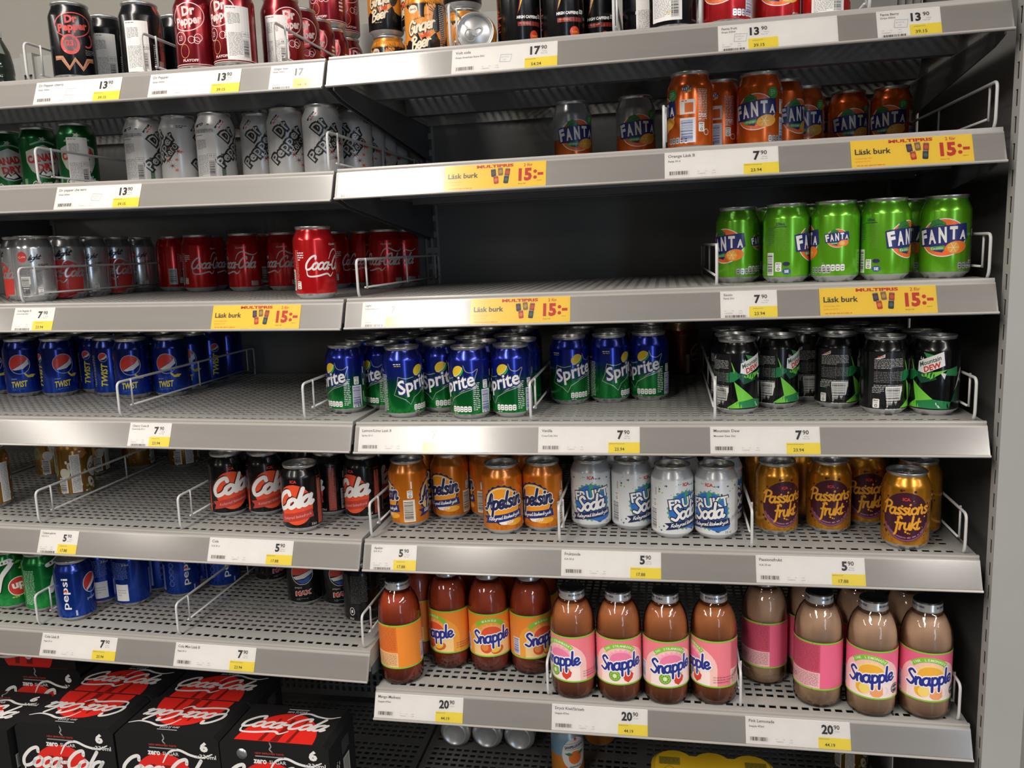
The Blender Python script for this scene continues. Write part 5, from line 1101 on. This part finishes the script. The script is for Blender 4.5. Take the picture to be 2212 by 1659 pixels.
# ================================================================== cartons of six on the base shelf
CARD = principled('carton_black', (0.011, 0.011, 0.0115), 0.5, 0, 0, .3); CARD_RED = M('#d8261e', .42); CARD_DK = M('#7d1812', .42); CARD_LN = M('#6c6a68', .5)
CW, CD, CH = 196.0, 106.0, 120.0
def carton_body():
    mb = MB(); w, dd, h = CW/2000, CD/2000, CH/1000; c = .009
    pts = [(-w, 0), (w, 0), (w, h-c), (w-c, h), (-w+c, h), (-w, h-c)]
    mb.prism(pts, 'y', -dd, dd)
    me = mb.mesh('board', CARD); return me
def half_disc(d, r, up, L=1):
    a0, a1 = (0, 181) if up else (180, 361)
    P = [(r*math.cos(math.radians(a)), r*.9*math.sin(math.radians(a))) for a in range(a0, a1, 6)]; return P
def top_print(kind):
    d = D(); s = 1 if kind == 'n' else -1          # printed so the disc is cut by the long edge
    P = [(70*math.cos(math.radians(a)), 82*math.sin(math.radians(a))) for a in range(0, 181, 6)]
    d.poly(CARD_RED, [(u, v) for u, v in P], 1)
    for u, wd in ((-28, 8), (-6, 14), (22, 7)): d.poly(CARD_DK, [(u, 1), (u+wd, 1), (u+wd*.7+8, 66), (u+wd*.2+8, 66)], 2)
    cc_logo(d, M('#d2d0ce', .45), 0, 48, 150, 3, 0, 1.15); d.text(M('#cfcfcf', .5), 'zero SUGAR', 4, 88, 36, 7, 3, 0, .1); d.rect(M('#cfcfcf', .5), 4, 95, 38, 1.4, 3)
    def mp(u, v, L): return (s*u/1000, s*(v-CD/2)/1000, CH/1000+.00008*L)
    return d.build('top_print', mp)
def front_print():
    d = D(); wt = M('#e4e2e0', .45)
    d.poly(CARD_RED, [(-10+58*math.cos(math.radians(a)), max(.6, 30+52*math.sin(math.radians(a)))) for a in range(0, 360, 6)], 1)
    for u, wd in ((-40, 10), (-14, 14)): d.poly(CARD_DK, [(u, 6), (u+wd, 6), (u+wd+4, 60), (u+4, 60)], 2)
    cc_logo(d, wt, -8, 48, 160, 3, 0, 1.25); d.text(wt, 'zero', -26, 82, 24, 8, 3, 0, .05, .04); d.text(wt, 'SUGAR', 6, 82.5, 30, 6.4, 3); d.rect(SIL, -8, 92, 52, 2.2, 3); d.text(M('#b8382c', .5), 'NEW IMPROVED TASTE', -8, 97.5, 52, 3.4, 3, 0, 0, .02)
    d.text(wt, '6', 70, 100, 15, 19, 3, 0, 0, .06); d.text(wt, 'x330ml', 72, 82, 38, 8, 3, 0, 0, .012)
    d.stroke(M('#9a9894', .5), [(-6, 118), (-4, 111), (-7, 106), (-3, 101)], 2.2, 2)
    def mp(u, v, L): return (u/1000, -CD/2000-.00008*L, v/1000)
    return d.build('front_print', mp)
def side_print():
    d = D(); wt = M('#c9c8c4', .5)
    d.rect(wt, 14, 36, 26, 50, 1); 
    for k in range(9): d.rect(K, 4+k*2.4, 36, 1.1, 46, 2)
    d.lines(CARD_LN, 14, 82, 30, 26, 9, 1, .4); d.script(wt, 'Cola', -28, 50, 40, 10, 3.4, 1, 60)
    def mp(u, v, L): return (CW/2000+.00008*L, u/1000, v/1000)
    return d.build('side_print', mp)
BRD, TN, TI, FP, SP = carton_body(), top_print('n'), top_print('i'), front_print(), side_print()
SEAL = lathe('seal', [(9.5, 0), (9.5, .4), (.01, .5)], ALU, 20)
def carton(x, y, z, top, label, seal=False, rz=0.0):
    e = obj('drink_carton', None, None, (x, y, z), (0, 0, math.radians(rz)))
    tag(e, label, 'carton', 'black six-packs of cola'); obj('board', BRD, e); obj('top_print', top, e); obj('front_print', FP, e); obj('side_print', SP, e)
    if seal:
        o = obj('finger_hole_disc', SEAL, e, (-.058, -CD/2000-.0002, .094), (math.radians(90), 0, 0))
    return e
ZB = .461; Z2 = ZB+CH/1000+.0006
P1 = [(-.5730, 'left', TI), (-.3725, 'middle', TI), (-.1745, 'right', TN)]
for x, nm, tp in P1:
    carton(x, .043, ZB, tp, 'black six-pack carton at the bottom of the %s stack' % nm)
    carton(x, .043, Z2, tp, 'black six-pack carton on top of the %s stack, front row' % nm + (' with round silver disc' if nm == 'right' else ''), nm == 'right')
for x, nm, tp in P1[:2]:
    carton(x+.006, .152, ZB, TN, 'black six-pack carton at the bottom behind the %s stack' % nm); carton(x+.006, .152, Z2, TN, 'black six-pack carton on top behind the %s stack' % nm)
# far-left stack: one carton lies face up, another stands behind it
def lying(x, y, z, label):
    e = carton(x, y, z, TN, label); e.rotation_euler = (math.radians(-90), 0, 0); return e
carton(-.7780, .043, ZB, TN, 'black six-pack carton under the far-left lying carton')
lying(-.7790, -.018, Z2+.0535, 'black six-pack carton lying face up at far left')
carton(-.7790, .222, ZB, TN, 'black six-pack carton at far left back, lowest'); carton(-.7790, .222, Z2, TN, 'black six-pack carton at far left back, second up'); carton(-.7860, .222, Z2+CH/1000+.0006, TN, 'black six-pack carton standing at far left back, topmost')

# ---- yellow shrink-wrapped six-pack of lemon drink
def scallop(h):
    mb = MB(); P = []
    r = .0325
    def arc(cx, cy, a0, a1):
        for j in range(9): t = math.radians(a0+(a1-a0)*j/8); P.append((cx+r*math.cos(t), cy+r*math.sin(t)))
    for cx in (-.065, 0, .065): arc(cx, -.0325, 215 if cx > -.06 else 180, 325 if cx < .06 else 360)
    for cx in (.065, 0, -.065): arc(cx, .0325, 35 if cx < .06 else 0, 145 if cx > -.06 else 180)
    mb.prism(P, 'z', 0, h-.006)
    Q = [(x*.93, y*.9) for x, y in P]; n = len(P); st = len(mb.v)
    mb.v += [(x, y, h-.006) for x, y in P]+[(x, y, h) for x, y in Q]
    for j in range(n): mb.f.append((st+j, st+(j+1) % n, st+n+(j+1) % n, st+n+j)); mb.i.append(0)
    mb.f.append(tuple(range(st+n, st+2*n))); mb.i.append(0)
    return mb.mesh('wrap', principled('yellow_wrap', hexc('#c9a21e'), .35))
WRAP = scallop(.098)
def lemon_top():
    d = D(); k = M('#3a3416', .5); d.ell(M('#8fa9c0', .5), 0, -14, 46, 30, 1); d.ring(k, 0, -14, 46, 30, 1.2, 2); d.text(k, 'LIMONATA', 0, 6, 40, 7, 2, 180, 0, .03); d.ell(M('#d8b23a', .5), 0, -18, 17, 15, 2); d.poly(M('#2f4a2c', .5), [(-22, -20), (-8, -14), (0, -28), (-14, -26)], 3); d.poly(M('#2f4a2c', .5), [(22, -20), (8, -14), (0, -28), (14, -26)], 3)
    for s in (-1, 1): d.rect(M('#8a7a28', .5), s*68, 30, 34, 20, 1); d.lines(k, s*68, 30, 32, 18, 8, 2, .4); d.ring(k, s*68, 0, 18, 18, .8, 2, 4); d.lines(k, s*68, -6, 26, 20, 6, 2, .4)
    return d.build('wrap_print', lambda u, v, L: (u/1000, v/1000, .098+.00008*L))
LT = lemon_top()
for z, nm in ((.461, 'lower'), (.5596, 'upper')):
    e = obj('can_multipack', None, None, (.5420, .055, z)); tag(e, 'yellow wrapped six-pack of lemon drink, %s of two stacked' % nm, 'multipack', 'yellow lemon six-packs')
    obj('wrap', WRAP, e); obj('wrap_print', LT, e)
